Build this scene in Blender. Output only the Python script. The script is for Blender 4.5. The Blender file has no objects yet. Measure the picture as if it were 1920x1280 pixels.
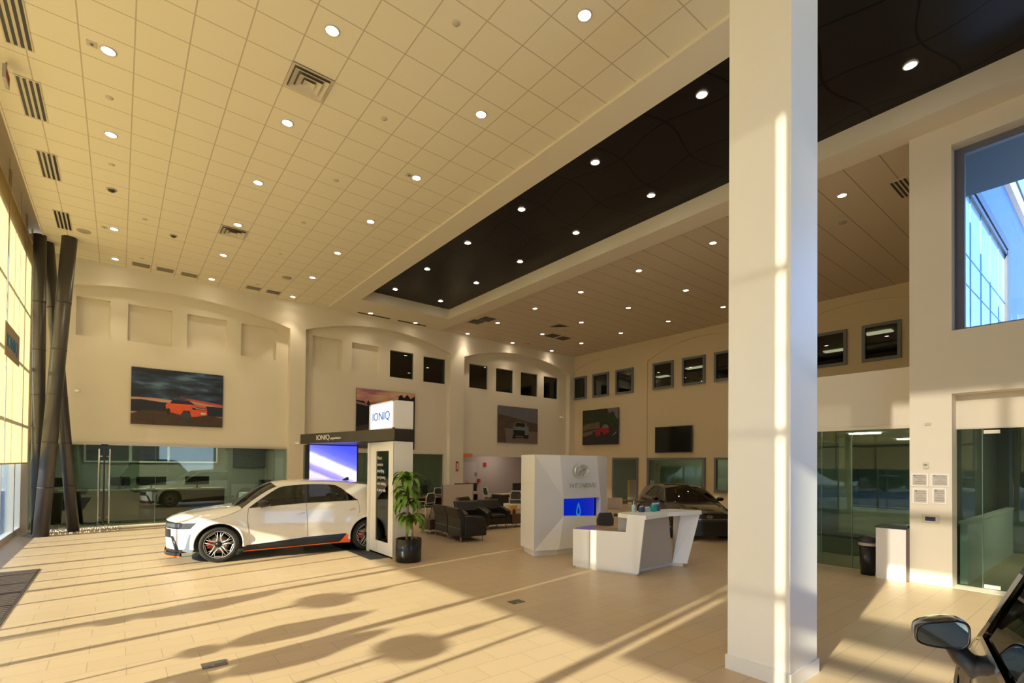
EXPO=1.12; SKYS=2.4; SUNE=7.0; LAMPW=10; WALLW=45; SIGN=0.6; SCRN=0.6; BLUE=0.9
import bpy, bmesh, math, random
from mathutils import Vector, Matrix, geometry
random.seed(7)
PI = math.pi
scn = bpy.context.scene
COL = scn.collection

# ---------------- camera ----------------
FPX, CX, CY = 928.7563, 960.0, 855.98
YAW, PITCH, ROLL = 0.67164, 0.01356, 0.0094
cam_d = bpy.data.cameras.new('camera'); cam = bpy.data.objects.new('camera', cam_d); COL.objects.link(cam)
cy_, sy_ = math.cos(YAW), math.sin(YAW)
f0 = Vector((sy_, cy_, 0)); r0 = Vector((cy_, -sy_, 0)); u0 = Vector((0, 0, 1))
f1 = f0*math.cos(PITCH)+u0*math.sin(PITCH); u1 = u0*math.cos(PITCH)-f0*math.sin(PITCH)
r2 = r0*math.cos(ROLL)+u1*math.sin(ROLL); u2 = u1*math.cos(ROLL)-r0*math.sin(ROLL)
M = Matrix((r2, u2, -f1)).transposed().to_4x4(); M.translation = Vector((0, 0, 2.05))
cam.matrix_world = M
cam_d.sensor_fit = 'HORIZONTAL'; cam_d.sensor_width = 36.0
cam_d.lens = FPX/1920*36.0
cam_d.shift_x = 0.0; cam_d.shift_y = (CY-640)/1920
cam_d.clip_start = 0.05; cam_d.clip_end = 500
scn.camera = cam
# ---------------- exposure, sky, sun ----------------
vs = scn.view_settings
scn.display_settings.display_device = 'sRGB'
vs.view_transform = 'Standard'; vs.look = 'None'; vs.gamma = 1.0; vs.use_curve_mapping = False
vs.exposure = EXPO
world = bpy.data.worlds.new('sky'); scn.world = world; world.use_nodes = True
wn = world.node_tree; wn.nodes.clear()
wo = wn.nodes.new('ShaderNodeOutputWorld'); wb = wn.nodes.new('ShaderNodeBackground')
wt = wn.nodes.new('ShaderNodeTexCoord'); ws = wn.nodes.new('ShaderNodeSeparateXYZ'); wr = wn.nodes.new('ShaderNodeValToRGB')
wn.links.new(wt.outputs['Generated'], ws.inputs[0]); wn.links.new(ws.outputs['Z'], wr.inputs[0])
wr.color_ramp.elements[0].position = 0.0; wr.color_ramp.elements[0].color = (0.55, 0.62, 0.72, 1)
wr.color_ramp.elements[1].position = 0.55; wr.color_ramp.elements[1].color = (0.09, 0.26, 0.75, 1)
e = wr.color_ramp.elements.new(0.12); e.color = (0.30, 0.52, 0.92, 1)
wn.links.new(wr.outputs[0], wb.inputs[0]); wb.inputs[1].default_value = SKYS
wn.links.new(wb.outputs[0], wo.inputs[0])
sun_d = bpy.data.lights.new('sun', 'SUN'); sun = bpy.data.objects.new('sun', sun_d); COL.objects.link(sun)
ELEV = math.radians(17.0)
sd = Vector((0.9891*math.cos(ELEV), 0.1474*math.cos(ELEV), -math.sin(ELEV)))
sun.rotation_euler = sd.to_track_quat('-Z', 'Y').to_euler()
sun.location = (-12, -2, 12)
sun_d.energy = SUNE; sun_d.color = (1.0, 0.885, 0.68); sun_d.angle = math.radians(0.8)
try:
    scn.cycles.max_bounces = 10; scn.cycles.diffuse_bounces = 6; scn.cycles.glossy_bounces = 4
    scn.cycles.transparent_max_bounces = 16; scn.cycles.transmission_bounces = 8
    scn.cycles.caustics_reflective = False; scn.cycles.caustics_refractive = False
    scn.cycles.sample_clamp_indirect = 6.0
except Exception: pass

# ---------------- materials ----------------
MATS = {}
def mat(name, col=(.8, .8, .8), rough=.6, metal=0., spec=.5, emit=None, es=0., noise=0., nscale=8., bump=0., coat=0., trans=0.):
    if name in MATS: return MATS[name]
    m = bpy.data.materials.new(name); m.use_nodes = True; nt = m.node_tree
    b = nt.nodes['Principled BSDF']
    b.inputs['Base Color'].default_value = (*col, 1); b.inputs['Roughness'].default_value = rough
    b.inputs['Metallic'].default_value = metal; b.inputs['Specular IOR Level'].default_value = spec
    b.inputs['Coat Weight'].default_value = coat; b.inputs['Coat Roughness'].default_value = .03
    b.inputs['Transmission Weight'].default_value = trans
    if emit:
        b.inputs['Emission Color'].default_value = (*emit, 1); b.inputs['Emission Strength'].default_value = es
    if noise or bump:
        tc = nt.nodes.new('ShaderNodeTexCoord'); nz = nt.nodes.new('ShaderNodeTexNoise')
        nz.inputs['Scale'].default_value = nscale; nz.inputs['Detail'].default_value = 4
        nt.links.new(tc.outputs['Object'], nz.inputs['Vector'])
        if noise:
            mx = nt.nodes.new('ShaderNodeMix'); mx.data_type = 'RGBA'
            mx.inputs[6].default_value = (*[c*(1-noise) for c in col], 1); mx.inputs[7].default_value = (*[min(1, c*(1+noise)) for c in col], 1)
            nt.links.new(nz.outputs[0], mx.inputs[0]); nt.links.new(mx.outputs[2], b.inputs['Base Color'])
        if bump:
            bp = nt.nodes.new('ShaderNodeBump'); bp.inputs['Strength'].default_value = bump; bp.inputs['Distance'].default_value = .01
            nt.links.new(nz.outputs[0], bp.inputs['Height']); nt.links.new(bp.outputs[0], b.inputs['Normal'])
    MATS[name] = m; return m
def nd(nt, t, **kw):
    n = nt.nodes.new(t)
    for k, v in kw.items(): setattr(n, k, v)
    return n
def mth(nt, op, a, b=None):
    n = nt.nodes.new('ShaderNodeMath'); n.operation = op
    for i, v in enumerate((a, b)):
        if v is None: continue
        if isinstance(v, (int, float)): n.inputs[i].default_value = v
        else: nt.links.new(v, n.inputs[i])
    return n.outputs[0]
def grid_mat(name, col, line, x0, px, y0, py, w, rough=.85, soft_y=1.0):
    m = bpy.data.materials.new(name); m.use_nodes = True; nt = m.node_tree; b = nt.nodes['Principled BSDF']
    tc = nd(nt, 'ShaderNodeTexCoord'); sp = nd(nt, 'ShaderNodeSeparateXYZ'); nt.links.new(tc.outputs['Object'], sp.inputs[0])
    def ln(o, o0, p):
        t = mth(nt, 'SUBTRACT', o, o0); t = mth(nt, 'DIVIDE', t, p); t = mth(nt, 'ADD', t, .5); t = mth(nt, 'FRACT', t)
        t = mth(nt, 'SUBTRACT', t, .5); t = mth(nt, 'ABSOLUTE', t); return mth(nt, 'LESS_THAN', t, w/2/p)
    lx = ln(sp.outputs['X'], x0, px) if px else None
    ly = mth(nt, 'MULTIPLY', ln(sp.outputs['Y'], y0, py), soft_y)
    mask = mth(nt, 'MAXIMUM', lx, ly) if px else ly
    nz = nd(nt, 'ShaderNodeTexNoise'); nz.inputs['Scale'].default_value = 90; nz.inputs['Detail'].default_value = 3
    nt.links.new(tc.outputs['Object'], nz.inputs['Vector'])
    m0 = nd(nt, 'ShaderNodeMix', data_type='RGBA'); m0.inputs[6].default_value = (*[c*.94 for c in col], 1); m0.inputs[7].default_value = (*col, 1)
    nt.links.new(nz.outputs[0], m0.inputs[0])
    m1 = nd(nt, 'ShaderNodeMix', data_type='RGBA'); nt.links.new(mask, m1.inputs[0]); nt.links.new(m0.outputs[2], m1.inputs[6]); m1.inputs[7].default_value = (*line, 1)
    nt.links.new(m1.outputs[2], b.inputs['Base Color']); b.inputs['Roughness'].default_value = rough; b.inputs['Specular IOR Level'].default_value = .2
    MATS[name] = m; return m
HC = 8.036
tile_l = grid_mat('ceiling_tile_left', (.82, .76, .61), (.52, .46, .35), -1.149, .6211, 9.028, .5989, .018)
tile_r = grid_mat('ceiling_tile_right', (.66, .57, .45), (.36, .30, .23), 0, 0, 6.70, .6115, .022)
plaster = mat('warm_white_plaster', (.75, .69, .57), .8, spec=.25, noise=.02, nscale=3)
plaster_r = mat('shaded_warm_plaster', (.68, .57, .39), .8, spec=.25, noise=.02, nscale=3)  # plaster darkened and warmed so the colour carries the right side's dimmer light
white_paint = mat('white_paint', (.89, .87, .83), .45, noise=.015, nscale=5)
white_gloss = mat('white_laminate', (.86, .84, .81), .25, noise=.01, nscale=4)
grey_frame = mat('grey_frame_paint', (.16, .17, .19), .5, noise=.05)
black_met = mat('black_metal', (.018, .018, .02), .35, noise=.1)
black_pl = mat('black_plastic', (.02, .02, .022), .4, noise=.1)
screen_off = mat('screen_off', (.006, .007, .006), .08)
chrome = mat('chrome', (.75, .75, .76), .12, 1.0, noise=.03)
steel = mat('brushed_steel', (.55, .53, .50), .3, 1.0, noise=.06, nscale=30)
pipe_m = mat('grey_metallic_pipe', (.105, .10, .10), .38, .7, noise=.06, nscale=3)
leather = mat('black_leather', (.014, .013, .012), .3, bump=.15, nscale=60)
dark_room = mat('dim_room_wall', (.22, .22, .19), .8, noise=.05)
dark_floor = mat('dark_carpet', (.10, .09, .08), .9, noise=.2, nscale=40)
wood = mat('dark_wood', (.10, .055, .035), .45, noise=.25, nscale=6)
fabric = mat('dark_mesh_fabric', (.05, .05, .05), .8, noise=.2, nscale=50)
light_wood = mat('light_wood', (.55, .38, .22), .5, noise=.1)
beige_desk = mat('beige_desk_panel', (.50, .46, .40), .5, noise=.05)
red_pl = mat('red_enamel', (.45, .02, .02), .4, noise=.05)
orange_pl = mat('orange_lacquer', (.85, .13, .02), .35, noise=.03)
blue_let = mat('blue_lettering', (.02, .18, .55), .4, noise=.03)
emis = mat('lamp_diffuser', (1, 1, 1), .5, emit=(1, .86, .66), es=14)
emis_panel = mat('office_light_panel', (1, 1, 1), .5, emit=(1, .87, .62), es=2.0)
def glass_mat(name, tint=None, refl=.12, rough=.0):
    if name in MATS: return MATS[name]
    m = bpy.data.materials.new(name); m.use_nodes = True; nt = m.node_tree; nt.nodes.clear()
    o = nd(nt, 'ShaderNodeOutputMaterial'); t = nd(nt, 'ShaderNodeBsdfTransparent'); g = nd(nt, 'ShaderNodeBsdfGlossy')
    t.inputs[0].default_value = (*tint, 1); g.inputs['Roughness'].default_value = rough; g.inputs[0].default_value = (.9, .95, .95, 1)
    mx = nd(nt, 'ShaderNodeMixShader'); lw = nd(nt, 'ShaderNodeLayerWeight'); lw.inputs[0].default_value = .35 if 'office' not in name else .2
    nz = nd(nt, 'ShaderNodeTexNoise'); nz.inputs['Scale'].default_value = 1.5
    a = mth(nt, 'MULTIPLY', lw.outputs['Fresnel'], .8); a = mth(nt, 'ADD', a, refl*.3); a2 = mth(nt, 'MULTIPLY', nz.outputs[0], .01); a = mth(nt, 'ADD', a, a2)
    nt.links.new(a, mx.inputs[0]); nt.links.new(t.outputs[0], mx.inputs[1]); nt.links.new(g.outputs[0], mx.inputs[2]); nt.links.new(mx.outputs[0], o.inputs[0])
    MATS[name] = m; return m
glass_clear = glass_mat('clear_glass', (.93, .96, .94), .04)
glass_green = glass_mat('green_tinted_glass', (.66, .76, .69), .10)
glass_office = glass_mat('dark_green_office_glass', (.52, .62, .55), .02)
glass_dark = glass_mat('dark_tinted_glass', (.30, .33, .30), .10)
# roller shade: woven screen cloth lit through by the sun
m = bpy.data.materials.new('yellow_screen_shade'); m.use_nodes = True; nt = m.node_tree; nt.nodes.clear()
o = nd(nt, 'ShaderNodeOutputMaterial'); tr = nd(nt, 'ShaderNodeBsdfTranslucent'); df = nd(nt, 'ShaderNodeBsdfDiffuse'); tp = nd(nt, 'ShaderNodeBsdfTransparent')
tc = nd(nt, 'ShaderNodeTexCoord'); wv = nd(nt, 'ShaderNodeTexWave', bands_direction='Y'); wv.inputs['Scale'].default_value = 3; wv.inputs['Distortion'].default_value = .6
nt.links.new(tc.outputs['Object'], wv.inputs['Vector'])
mc = nd(nt, 'ShaderNodeMix', data_type='RGBA'); mc.inputs[6].default_value = (.82, .70, .42, 1); mc.inputs[7].default_value = (.90, .79, .50, 1); nt.links.new(wv.outputs[0], mc.inputs[0])
nt.links.new(mc.outputs[2], tr.inputs[0]); nt.links.new(mc.outputs[2], df.inputs[0])
m1 = nd(nt, 'ShaderNodeMixShader'); m1.inputs[0].default_value = .35; nt.links.new(tr.outputs[0], m1.inputs[1]); nt.links.new(df.outputs[0], m1.inputs[2])
m2 = nd(nt, 'ShaderNodeMixShader'); m2.inputs[0].default_value = .16; nt.links.new(m1.outputs[0], m2.inputs[1]); nt.links.new(tp.outputs[0], m2.inputs[2]); nt.links.new(m2.outputs[0], o.inputs[0])
shade_m = m
# floor: long beige porcelain tiles
m = bpy.data.materials.new('beige_floor_tile'); m.use_nodes = True; nt = m.node_tree; b = nt.nodes['Principled BSDF']
tc = nd(nt, 'ShaderNodeTexCoord'); mp = nd(nt, 'ShaderNodeMapping'); nt.links.new(tc.outputs['Object'], mp.inputs[0]); mp.inputs['Location'].default_value = (.21, .11, 0)
bk = nd(nt, 'ShaderNodeTexBrick', offset=.5); nt.links.new(mp.outputs[0], bk.inputs['Vector'])
bk.inputs['Color1'].default_value = (.57, .44, .285, 1); bk.inputs['Color2'].default_value = (.535, .41, .262, 1); bk.inputs['Mortar'].default_value = (.36, .28, .20, 1)
bk.inputs['Scale'].default_value = 1; bk.inputs['Brick Width'].default_value = .61; bk.inputs['Row Height'].default_value = .305; bk.inputs['Mortar Size'].default_value = .0035; bk.inputs['Mortar Smooth'].default_value = .1
nz = nd(nt, 'ShaderNodeTexNoise'); nz.inputs['Scale'].default_value = .8; nt.links.new(tc.outputs['Object'], nz.inputs['Vector'])
mx = nd(nt, 'ShaderNodeMix', data_type='RGBA', blend_type='MULTIPLY'); nt.links.new(nz.outputs[0], mx.inputs[0]); nt.links.new(bk.outputs[0], mx.inputs[6]); mx.inputs[7].default_value = (.93, .92, .90, 1)
nt.links.new(mx.outputs[2], b.inputs['Base Color']); b.inputs['Roughness'].default_value = .38; b.inputs['Specular IOR Level'].default_value = .35
bp = nd(nt, 'ShaderNodeBump'); bp.inputs['Strength'].default_value = .25; bp.inputs['Distance'].default_value = .004; bp.invert = True
nt.links.new(bk.outputs['Fac'], bp.inputs['Height']); nt.links.new(bp.outputs[0], b.inputs['Normal'])
floor_m = m
# recess ceiling: near-black glossy panels with curved seams
m = bpy.data.materials.new('black_wavy_ceiling_panel'); m.use_nodes = True; nt = m.node_tree; b = nt.nodes['Principled BSDF']
tc = nd(nt, 'ShaderNodeTexCoord'); sp = nd(nt, 'ShaderNodeSeparateXYZ'); nt.links.new(tc.outputs['Object'], sp.inputs[0])
def wl(a, c, per, amp, wper):
    s = mth(nt, 'SINE', mth(nt, 'MULTIPLY', c, 2*PI/wper)); t = mth(nt, 'ADD', a, mth(nt, 'MULTIPLY', s, amp)); t = mth(nt, 'FRACT', mth(nt, 'DIVIDE', t, per))
    t = mth(nt, 'ABSOLUTE', mth(nt, 'SUBTRACT', t, .5)); return mth(nt, 'LESS_THAN', t, .018/per)
mk = mth(nt, 'MAXIMUM', wl(sp.outputs['X'], sp.outputs['Y'], 1.22, .13, 2.44), wl(sp.outputs['Y'], sp.outputs['X'], 1.22, .13, 2.44))
mx = nd(nt, 'ShaderNodeMix', data_type='RGBA'); nt.links.new(mk, mx.inputs[0]); mx.inputs[6].default_value = (.016, .013, .013, 1); mx.inputs[7].default_value = (.0005, .0005, .0005, 1)
nt.links.new(mx.outputs[2], b.inputs['Base Color']); b.inputs['Roughness'].default_value = .3; b.inputs['Specular IOR Level'].default_value = .12
blackceil = m

# ---------------- mesh helpers ----------------
class MB:
    def __init__(s): s.v = []; s.f = []; s.m = []; s.sm = []
    def add(s, vs, fs, mi=0, smooth=False, T=None):
        n = len(s.v)
        for p in vs:
            p = Vector(p)
            if T is not None: p = T @ p
            s.v.append(p)
        for f in fs: s.f.append([n+i for i in f]); s.m.append(mi); s.sm.append(smooth)
        return s
    def box(s, a, b, mi=0, T=None):
        x0, y0, z0 = a; x1, y1, z1 = b
        vs = [(x0,y0,z0),(x1,y0,z0),(x1,y1,z0),(x0,y1,z0),(x0,y0,z1),(x1,y0,z1),(x1,y1,z1),(x0,y1,z1)]
        return s.add(vs, [(0,3,2,1),(4,5,6,7),(0,1,5,4),(1,2,6,5),(2,3,7,6),(3,0,4,7)], mi, False, T)
    def cbox(s, c, d, mi=0, T=None):
        return s.box([c[i]-d[i]/2 for i in range(3)], [c[i]+d[i]/2 for i in range(3)], mi, T)
    def prism(s, poly, d0, d1, axis='z', mi=0, T=None, smooth=False):
        # poly 2D points extruded along axis from d0 to d1
        def P(a, b, d): return {'z': (a, b, d), 'y': (a, d, b), 'x': (d, a, b)}[axis]
        n = len(poly); vs = [P(a, b, d0) for a, b in poly]+[P(a, b, d1) for a, b in poly]
        tri = geometry.tessellate_polygon([[Vector((a, b, 0)) for a, b in poly]])
        s.add(vs, [tuple(reversed(t)) for t in tri]+[tuple(n+i for i in t) for t in tri], mi, False, T)
        s.add(vs, [(i, (i+1) % n, n+(i+1) % n, n+i) for i in range(n)], mi, smooth, T)
        return s
    def panel(s, outer, holes, d0, d1, axis, mi=0, T=None):
        loops = [outer]+holes; pts = [p for l in loops for p in l]
        def P(a, b, d): return {'z': (a, b, d), 'y': (a, d, b), 'x': (d, a, b)}[axis]
        tri = geometry.tessellate_polygon([[Vector((a, b, 0)) for a, b in l] for l in loops])
        n = len(pts); vs = [P(a, b, d0) for a, b in pts]+[P(a, b, d1) for a, b in pts]
        fs = [tuple(reversed(t)) for t in tri]+[tuple(n+i for i in t) for t in tri]
        k = 0
        for l in loops:
            q = len(l)
            for i in range(q): fs.append((k+i, k+(i+1) % q, n+k+(i+1) % q, n+k+i))
            k += q
        return s.add(vs, fs, mi, False, T)
    def tube(s, pts, r, seg=10, mi=0, cap=True, T=None, smooth=True):
        pts = [Vector(p) for p in pts]; rs = r if isinstance(r, (list, tuple)) else [r]*len(pts)
        rings = []; up = Vector((0, 0, 1))
        prev = None
        for i, p in enumerate(pts):
            t = (pts[min(i+1, len(pts)-1)]-pts[max(i-1, 0)]).normalized()
            if prev is None:
                a = t.cross(up if abs(t.z) < .9 else Vector((1, 0, 0))).normalized()
            else: a = (prev-t*prev.dot(t)).normalized()
            prev = a; b = t.cross(a)
            rings.append([p+(a*math.cos(2*PI*k/seg)+b*math.sin(2*PI*k/seg))*rs[i] for k in range(seg)])
        vs = [q for R in rings for q in R]; fs = []
        for i in range(len(rings)-1):
            for k in range(seg):
                a0 = i*seg+k; a1 = i*seg+(k+1) % seg; fs.append((a0, a1, a1+seg, a0+seg))
        s.add(vs, fs, mi, smooth, T)
        if cap:
            s.add(rings[0], [tuple(range(seg-1, -1, -1))], mi, False, T); s.add(rings[-1], [tuple(range(seg))], mi, False, T)
        return s
    def lathe(s, prof, c=(0, 0, 0), seg=24, mi=0, T=None, smooth=True, axis='z'):
        vs = []; n = len(prof)
        for k in range(seg):
            a = 2*PI*k/seg
            for r, z in prof:
                x, y = r*math.cos(a), r*math.sin(a)
                p = {'z': (x, y, z), 'y': (x, z, -y), 'x': (z, x, y)}[axis]
                vs.append((c[0]+p[0], c[1]+p[1], c[2]+p[2]))
        fs = []
        for k in range(seg):
            k2 = (k+1) % seg
            for i in range(n-1): fs.append((k*n+i, k2*n+i, k2*n+i+1, k*n+i+1))
        return s.add(vs, fs, mi, smooth, T)
    def disc(s, c, r, seg=24, axis='z', mi=0, T=None, flip=False):
        vs = []
        for k in range(seg):
            a = 2*PI*k/seg; x, y = r*math.cos(a), r*math.sin(a)
            p = {'z': (x, y, 0), 'y': (x, 0, y), 'x': (0, x, y)}[axis]; vs.append((c[0]+p[0], c[1]+p[1], c[2]+p[2]))
        f = tuple(range(seg)); return s.add(vs, [f[::-1] if flip else f], mi, False, T)
    def grid(s, P, mi=0, smooth=True, T=None, closed=False):
        h = len(P); w = len(P[0]); vs = [p for r in P for p in r]; fs = []
        for i in range(h-1):
            for j in range(w-1+(1 if closed else 0)):
                j2 = (j+1) % w; fs.append((i*w+j, i*w+j2, (i+1)*w+j2, (i+1)*w+j))
        return s.add(vs, fs, mi, smooth, T)
    def obj(s, name, mats, parent=None, bevel=0, loc=None, fix=True, autos=True):
        me = bpy.data.meshes.new(name); me.from_pydata([tuple(v) for v in s.v], [], s.f)
        if not isinstance(mats, (list, tuple)): mats = [mats]
        for m_ in mats: me.materials.append(m_)
        for p, mi, sm in zip(me.polygons, s.m, s.sm): p.material_index = mi; p.use_smooth = sm
        me.update()
        if fix:
            bm = bmesh.new(); bm.from_mesh(me); bmesh.ops.remove_doubles(bm, verts=bm.verts, dist=1e-5)
            bmesh.ops.recalc_face_normals(bm, faces=bm.faces); bm.to_mesh(me); bm.free()
        o = bpy.data.objects.new(name, me); COL.objects.link(o)
        if loc: o.location = loc
        if parent: o.parent = parent
        if bevel:
            md = o.modifiers.new('bevel', 'BEVEL'); md.width = bevel; md.segments = 2; md.limit_method = 'ANGLE'; md.angle_limit = .6
        return o
def thing(name, label, cat, loc=(0, 0, 0), rz=0, group=None):
    o = bpy.data.objects.new(name, None); COL.objects.link(o); o.empty_display_size = .2
    o.location = loc; o.rotation_euler = (0, 0, rz); o['label'] = label; o['category'] = cat
    if group: o['group'] = group
    return o
def tag(o, label, cat, group=None, kind=None):
    o['label'] = label; o['category'] = cat
    if group: o['group'] = group
    if kind: o['kind'] = kind
    return o
def struct(o): o['kind'] = 'structure'; return o
def dup(root, loc, rz=None, label=None, group=None):
    r = root.copy(); COL.objects.link(r); r.location = loc
    if rz is not None: r.rotation_euler = (0, 0, rz)
    if label: r['label'] = label
    if group: r['group'] = group
    for ch in list(root.children):
        c = ch.copy(); COL.objects.link(c); c.parent = r
        for g in list(ch.children):
            d = g.copy(); COL.objects.link(d); d.parent = c
    return r
def rect(a0, b0, a1, b1): return [(a0, b0), (a1, b0), (a1, b1), (a0, b1)]
def text_mesh(txt, size, depth, T, mi_mat, name, parent, width=None):
    cu = bpy.data.curves.new(name, 'FONT'); cu.body = txt; cu.size = size; cu.extrude = depth; cu.resolution_u = 4
    cu.align_x = 'LEFT'
    t = bpy.data.objects.new(name+'_tmp', cu); COL.objects.link(t)
    bpy.context.view_layer.update()
    dg = bpy.context.evaluated_depsgraph_get(); me = bpy.data.meshes.new_from_object(t.evaluated_get(dg))
    bpy.data.objects.remove(t); me.name = name
    xs = [v.co.x for v in me.vertices]; x0, x1 = min(xs), max(xs); k = (width/(x1-x0)) if width else 1
    for v in me.vertices: v.co.x = (v.co.x-x0)*k
    me.transform(T); me.materials.clear(); me.materials.append(mi_mat)
    o = bpy.data.objects.new(name, me); COL.objects.link(o)
    if parent: o.parent = parent
    return o
def frame_T(org, xd, yd):
    xd = Vector(xd).normalized(); yd = Vector(yd).normalized(); z = xd.cross(yd)
    m_ = Matrix((xd, yd, z)).transposed().to_4x4(); m_.translation = Vector(org); return m_
# =====================  ROOM SHELL  =====================
XW = -2.15
struct(MB().box((-2.3, -6.2, -.3), (24.2, 24.6, 0)).obj('floor', floor_m))
# ceilings
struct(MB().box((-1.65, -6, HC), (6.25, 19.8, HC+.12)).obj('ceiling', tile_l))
cb = MB(); cb.panel(rect(6.25, -6, 11.25, 19.8), [rect(6.86, -4, 10.6, 17.6)], HC-.05, HC+.5, 'z')
struct(cb.obj('ceiling', plaster))
struct(MB().box((6.8, -4.1, HC+.34), (10.7, 17.7, HC+.5)).obj('ceiling', blackceil))
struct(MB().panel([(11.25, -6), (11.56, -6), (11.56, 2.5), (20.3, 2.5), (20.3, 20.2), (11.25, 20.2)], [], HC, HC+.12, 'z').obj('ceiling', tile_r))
struct(MB().panel([(-2.6, -6.2), (11.56, -6.2), (11.56, 2.5), (20.4, 2.5), (20.4, 24), (-2.6, 24)], [], HC+.5, HC+.7, 'z').obj('ceiling', plaster))
struct(MB().box((-1.68, -6, HC-.02), (-1.65, 19.8, HC+.5)).obj('trim_1', plaster))
def arch(x0, x1, zs, zp, n=20, z0=0.0):
    # segmental arch outline, counter-clockwise from bottom left
    c = (x0+x1)/2; h = zp-zs; w = (x1-x0)/2; R = (w*w+h*h)/(2*h); zc = zp-R; a = math.asin(w/R)
    return [(x0, z0), (x1, z0)]+[(c+R*math.sin(a-2*a*i/n), zc+R*math.cos(a-2*a*i/n)) for i in range(n+1)]
# back wall: front skin with three arched bays, inner skin with niches and windows
YB, YI = 19.5, 19.78
fw_ = MB(); fw_.panel(rect(-2.4, 0, 20.3, HC+.1), [arch(-2.1, 4.93, 6.98, 7.48, z0=.001), arch(5.49, 11.85, 7.05, 7.62, z0=.001), arch(12.6, 19.55, 7.02, 7.62, z0=.001)], YB, YI, 'y')
struct(fw_.obj('wall_back', plaster))
k = 19.78/19.5
def sc(x0, x1, z0=5.76, z1=6.90): return rect(x0, z0, x1, z1)
nich = [sc(-1.06, -.26, 5.8, 6.97), sc(.17, 1.33, 5.81, 6.98), sc(1.74, 2.91, 5.81, 6.97), sc(3.36, 4.52, 5.80, 6.95)]
nich2 = [sc(5.82, 6.97, 5.72, 6.93), sc(7.37, 8.55, 5.72, 6.91)]
winb = [sc(9.02, 10.13, 5.7, 6.85), sc(10.62, 11.75, 5.67, 6.81), sc(13.07, 14.15, 5.66, 6.81), sc(14.66, 15.76, 5.63, 6.80), sc(16.26, 17.4, 5.60, 6.79), sc(17.86, 18.9, 5.60, 6.77)]
open_b = [rect(-2.05, .002, 4.95, 2.53), rect(5.6, .002, 11.72, 2.44), rect(12.7, .002, 19.5, 2.38)]
iw = MB(); iw.panel(rect(-2.4, 0, 20.3, HC+.1), nich+nich2+winb+open_b, YI, YI+.16, 'y')
struct(iw.obj('wall_back', plaster))
nb = MB()
for r in nich+nich2: nb.box((r[0][0]-.05, YI+.16, r[0][1]-.05), (r[2][0]+.05, YI+.2, r[2][1]+.05))
struct(nb.obj('wall_back', plaster))
# right wall
XR = 19.9
wy = [(18.59, 19.69), (17.02, 18.13), (15.45, 16.56), (13.19, 14.3), (11.61, 12.73), (10.07, 11.19), (7.85, 8.95), (6.26, 7.37), (4.72, 5.81), (3.15, 4.25)]
winr = [rect(a, 5.62, b_, 6.87) for a, b_ in wy]
low_r = [rect(15.14, .002, 16.74, 2.39), rect(11.59, .95, 14.58, 2.38), rect(8.2, .9, 11.17, 2.38)]
rw_ = MB(); rw_.panel(rect(2.5, 0, 20.3, HC+.1), [arch(14.72, 19.98, 7.0, 7.64, z0=.001), arch(8.95, 14.62, 7.04, 7.72, z0=.001), arch(3.0, 8.85, 6.98, 7.72, z0=.001)], XR, XR+.05, 'x')
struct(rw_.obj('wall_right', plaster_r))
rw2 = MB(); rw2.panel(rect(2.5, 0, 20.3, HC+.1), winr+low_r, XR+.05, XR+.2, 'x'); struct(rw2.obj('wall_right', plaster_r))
# pier wall with upper window and lower door opening, and the wing it belongs to
pw = MB(); pw.panel(rect(-6, 0, 2.53, HC+.1), [rect(-3.6, 4.40, 1.95, 7.62), rect(-3.6, .002, 1.95, 3.32)], 11.17, 11.56, 'x'); struct(pw.obj('wall_right', plaster))
struct(MB().box((11.56, 2.46, 0), (20.0, 2.53, HC+.1)).obj('wall_right', plaster))
struct(MB().box((11.50, -3.6, 2.74), (11.62, 1.95, 3.32)).obj('trim_2', plaster))
# low office box behind the column
ob = MB(); ob.box((11.57, 2.53, 2.80), (11.75, 6.1, 3.93)); ob.box((11.75, 2.53, 3.75), (19.95, 6.1, 3.93)); ob.box((11.57, 5.95, 0), (19.95, 6.1, 3.93))
struct(ob.obj('wall_office', plaster))
struct(MB().box((11.75, 2.53, 2.82), (19.9, 5.95, 2.9)).obj('ceiling', mat('office_ceiling', (.45, .45, .40), .8, noise=.03)))
# south wall behind the camera and west strip walls
sw = MB(); sw.panel(rect(-2.4, 0, 11.56, HC+.6), [rect(2.4, .15, 6.2, 7.4)], -6.2, -6, 'y')
swo = sw.obj('wall_front', plaster); struct(swo)
MB().box((2.4, -6.12, .15), (6.2, -6.11, 7.4)).obj('window_pane', glass_clear, swo)
struct(MB().box((-2.4, 19.45, 0), (-2.0, 20, HC+.4)).obj('wall_left', plaster))
struct(MB().box((-2.4, -6, 7.6), (-2.1, 19.8, HC+.6)).obj('wall_left', plaster))
# baseboards on column / pier
# ---------- west curtain wall ----------
mull_m = mat('white_aluminium', (.72, .72, .70), .4, .2, noise=.03)
cw = MB()
ys = [-5.9, -4.6, -3.3, -2.0, -.7, .95, 2.65, 5.25, 7.88, 10.5, 13.1, 15.72, 18.3, 19.4]
for i, y in enumerate(ys):
    w = .09 if i < 6 else .13
    cw.box((XW-.12, y-w/2, 0), (XW+.03, y+w/2, 7.7))
for y in (3.72, 4.3, 6.83, 8.3, 9.6, 11.25, 12.13, 14.4, 16.6): cw.box((XW-.08, y-.03, 0), (XW, y+.03, 7.7))
cw.box((XW-.12, 1.0, 0), (XW+.02, 19.5, .14))
for z in (3.0, 4.55, 6.1, 7.65): cw.box((XW-.12, 1.0, z-.03), (XW-.02, 19.5, z+.03))
for z, t in ((.1, .1), (2.5, .06), (2.95, .18), (5.3, .06), (7.6, .1)): cw.box((XW-.12, -6, z-t), (XW+.02, 1.0, z+t))
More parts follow.
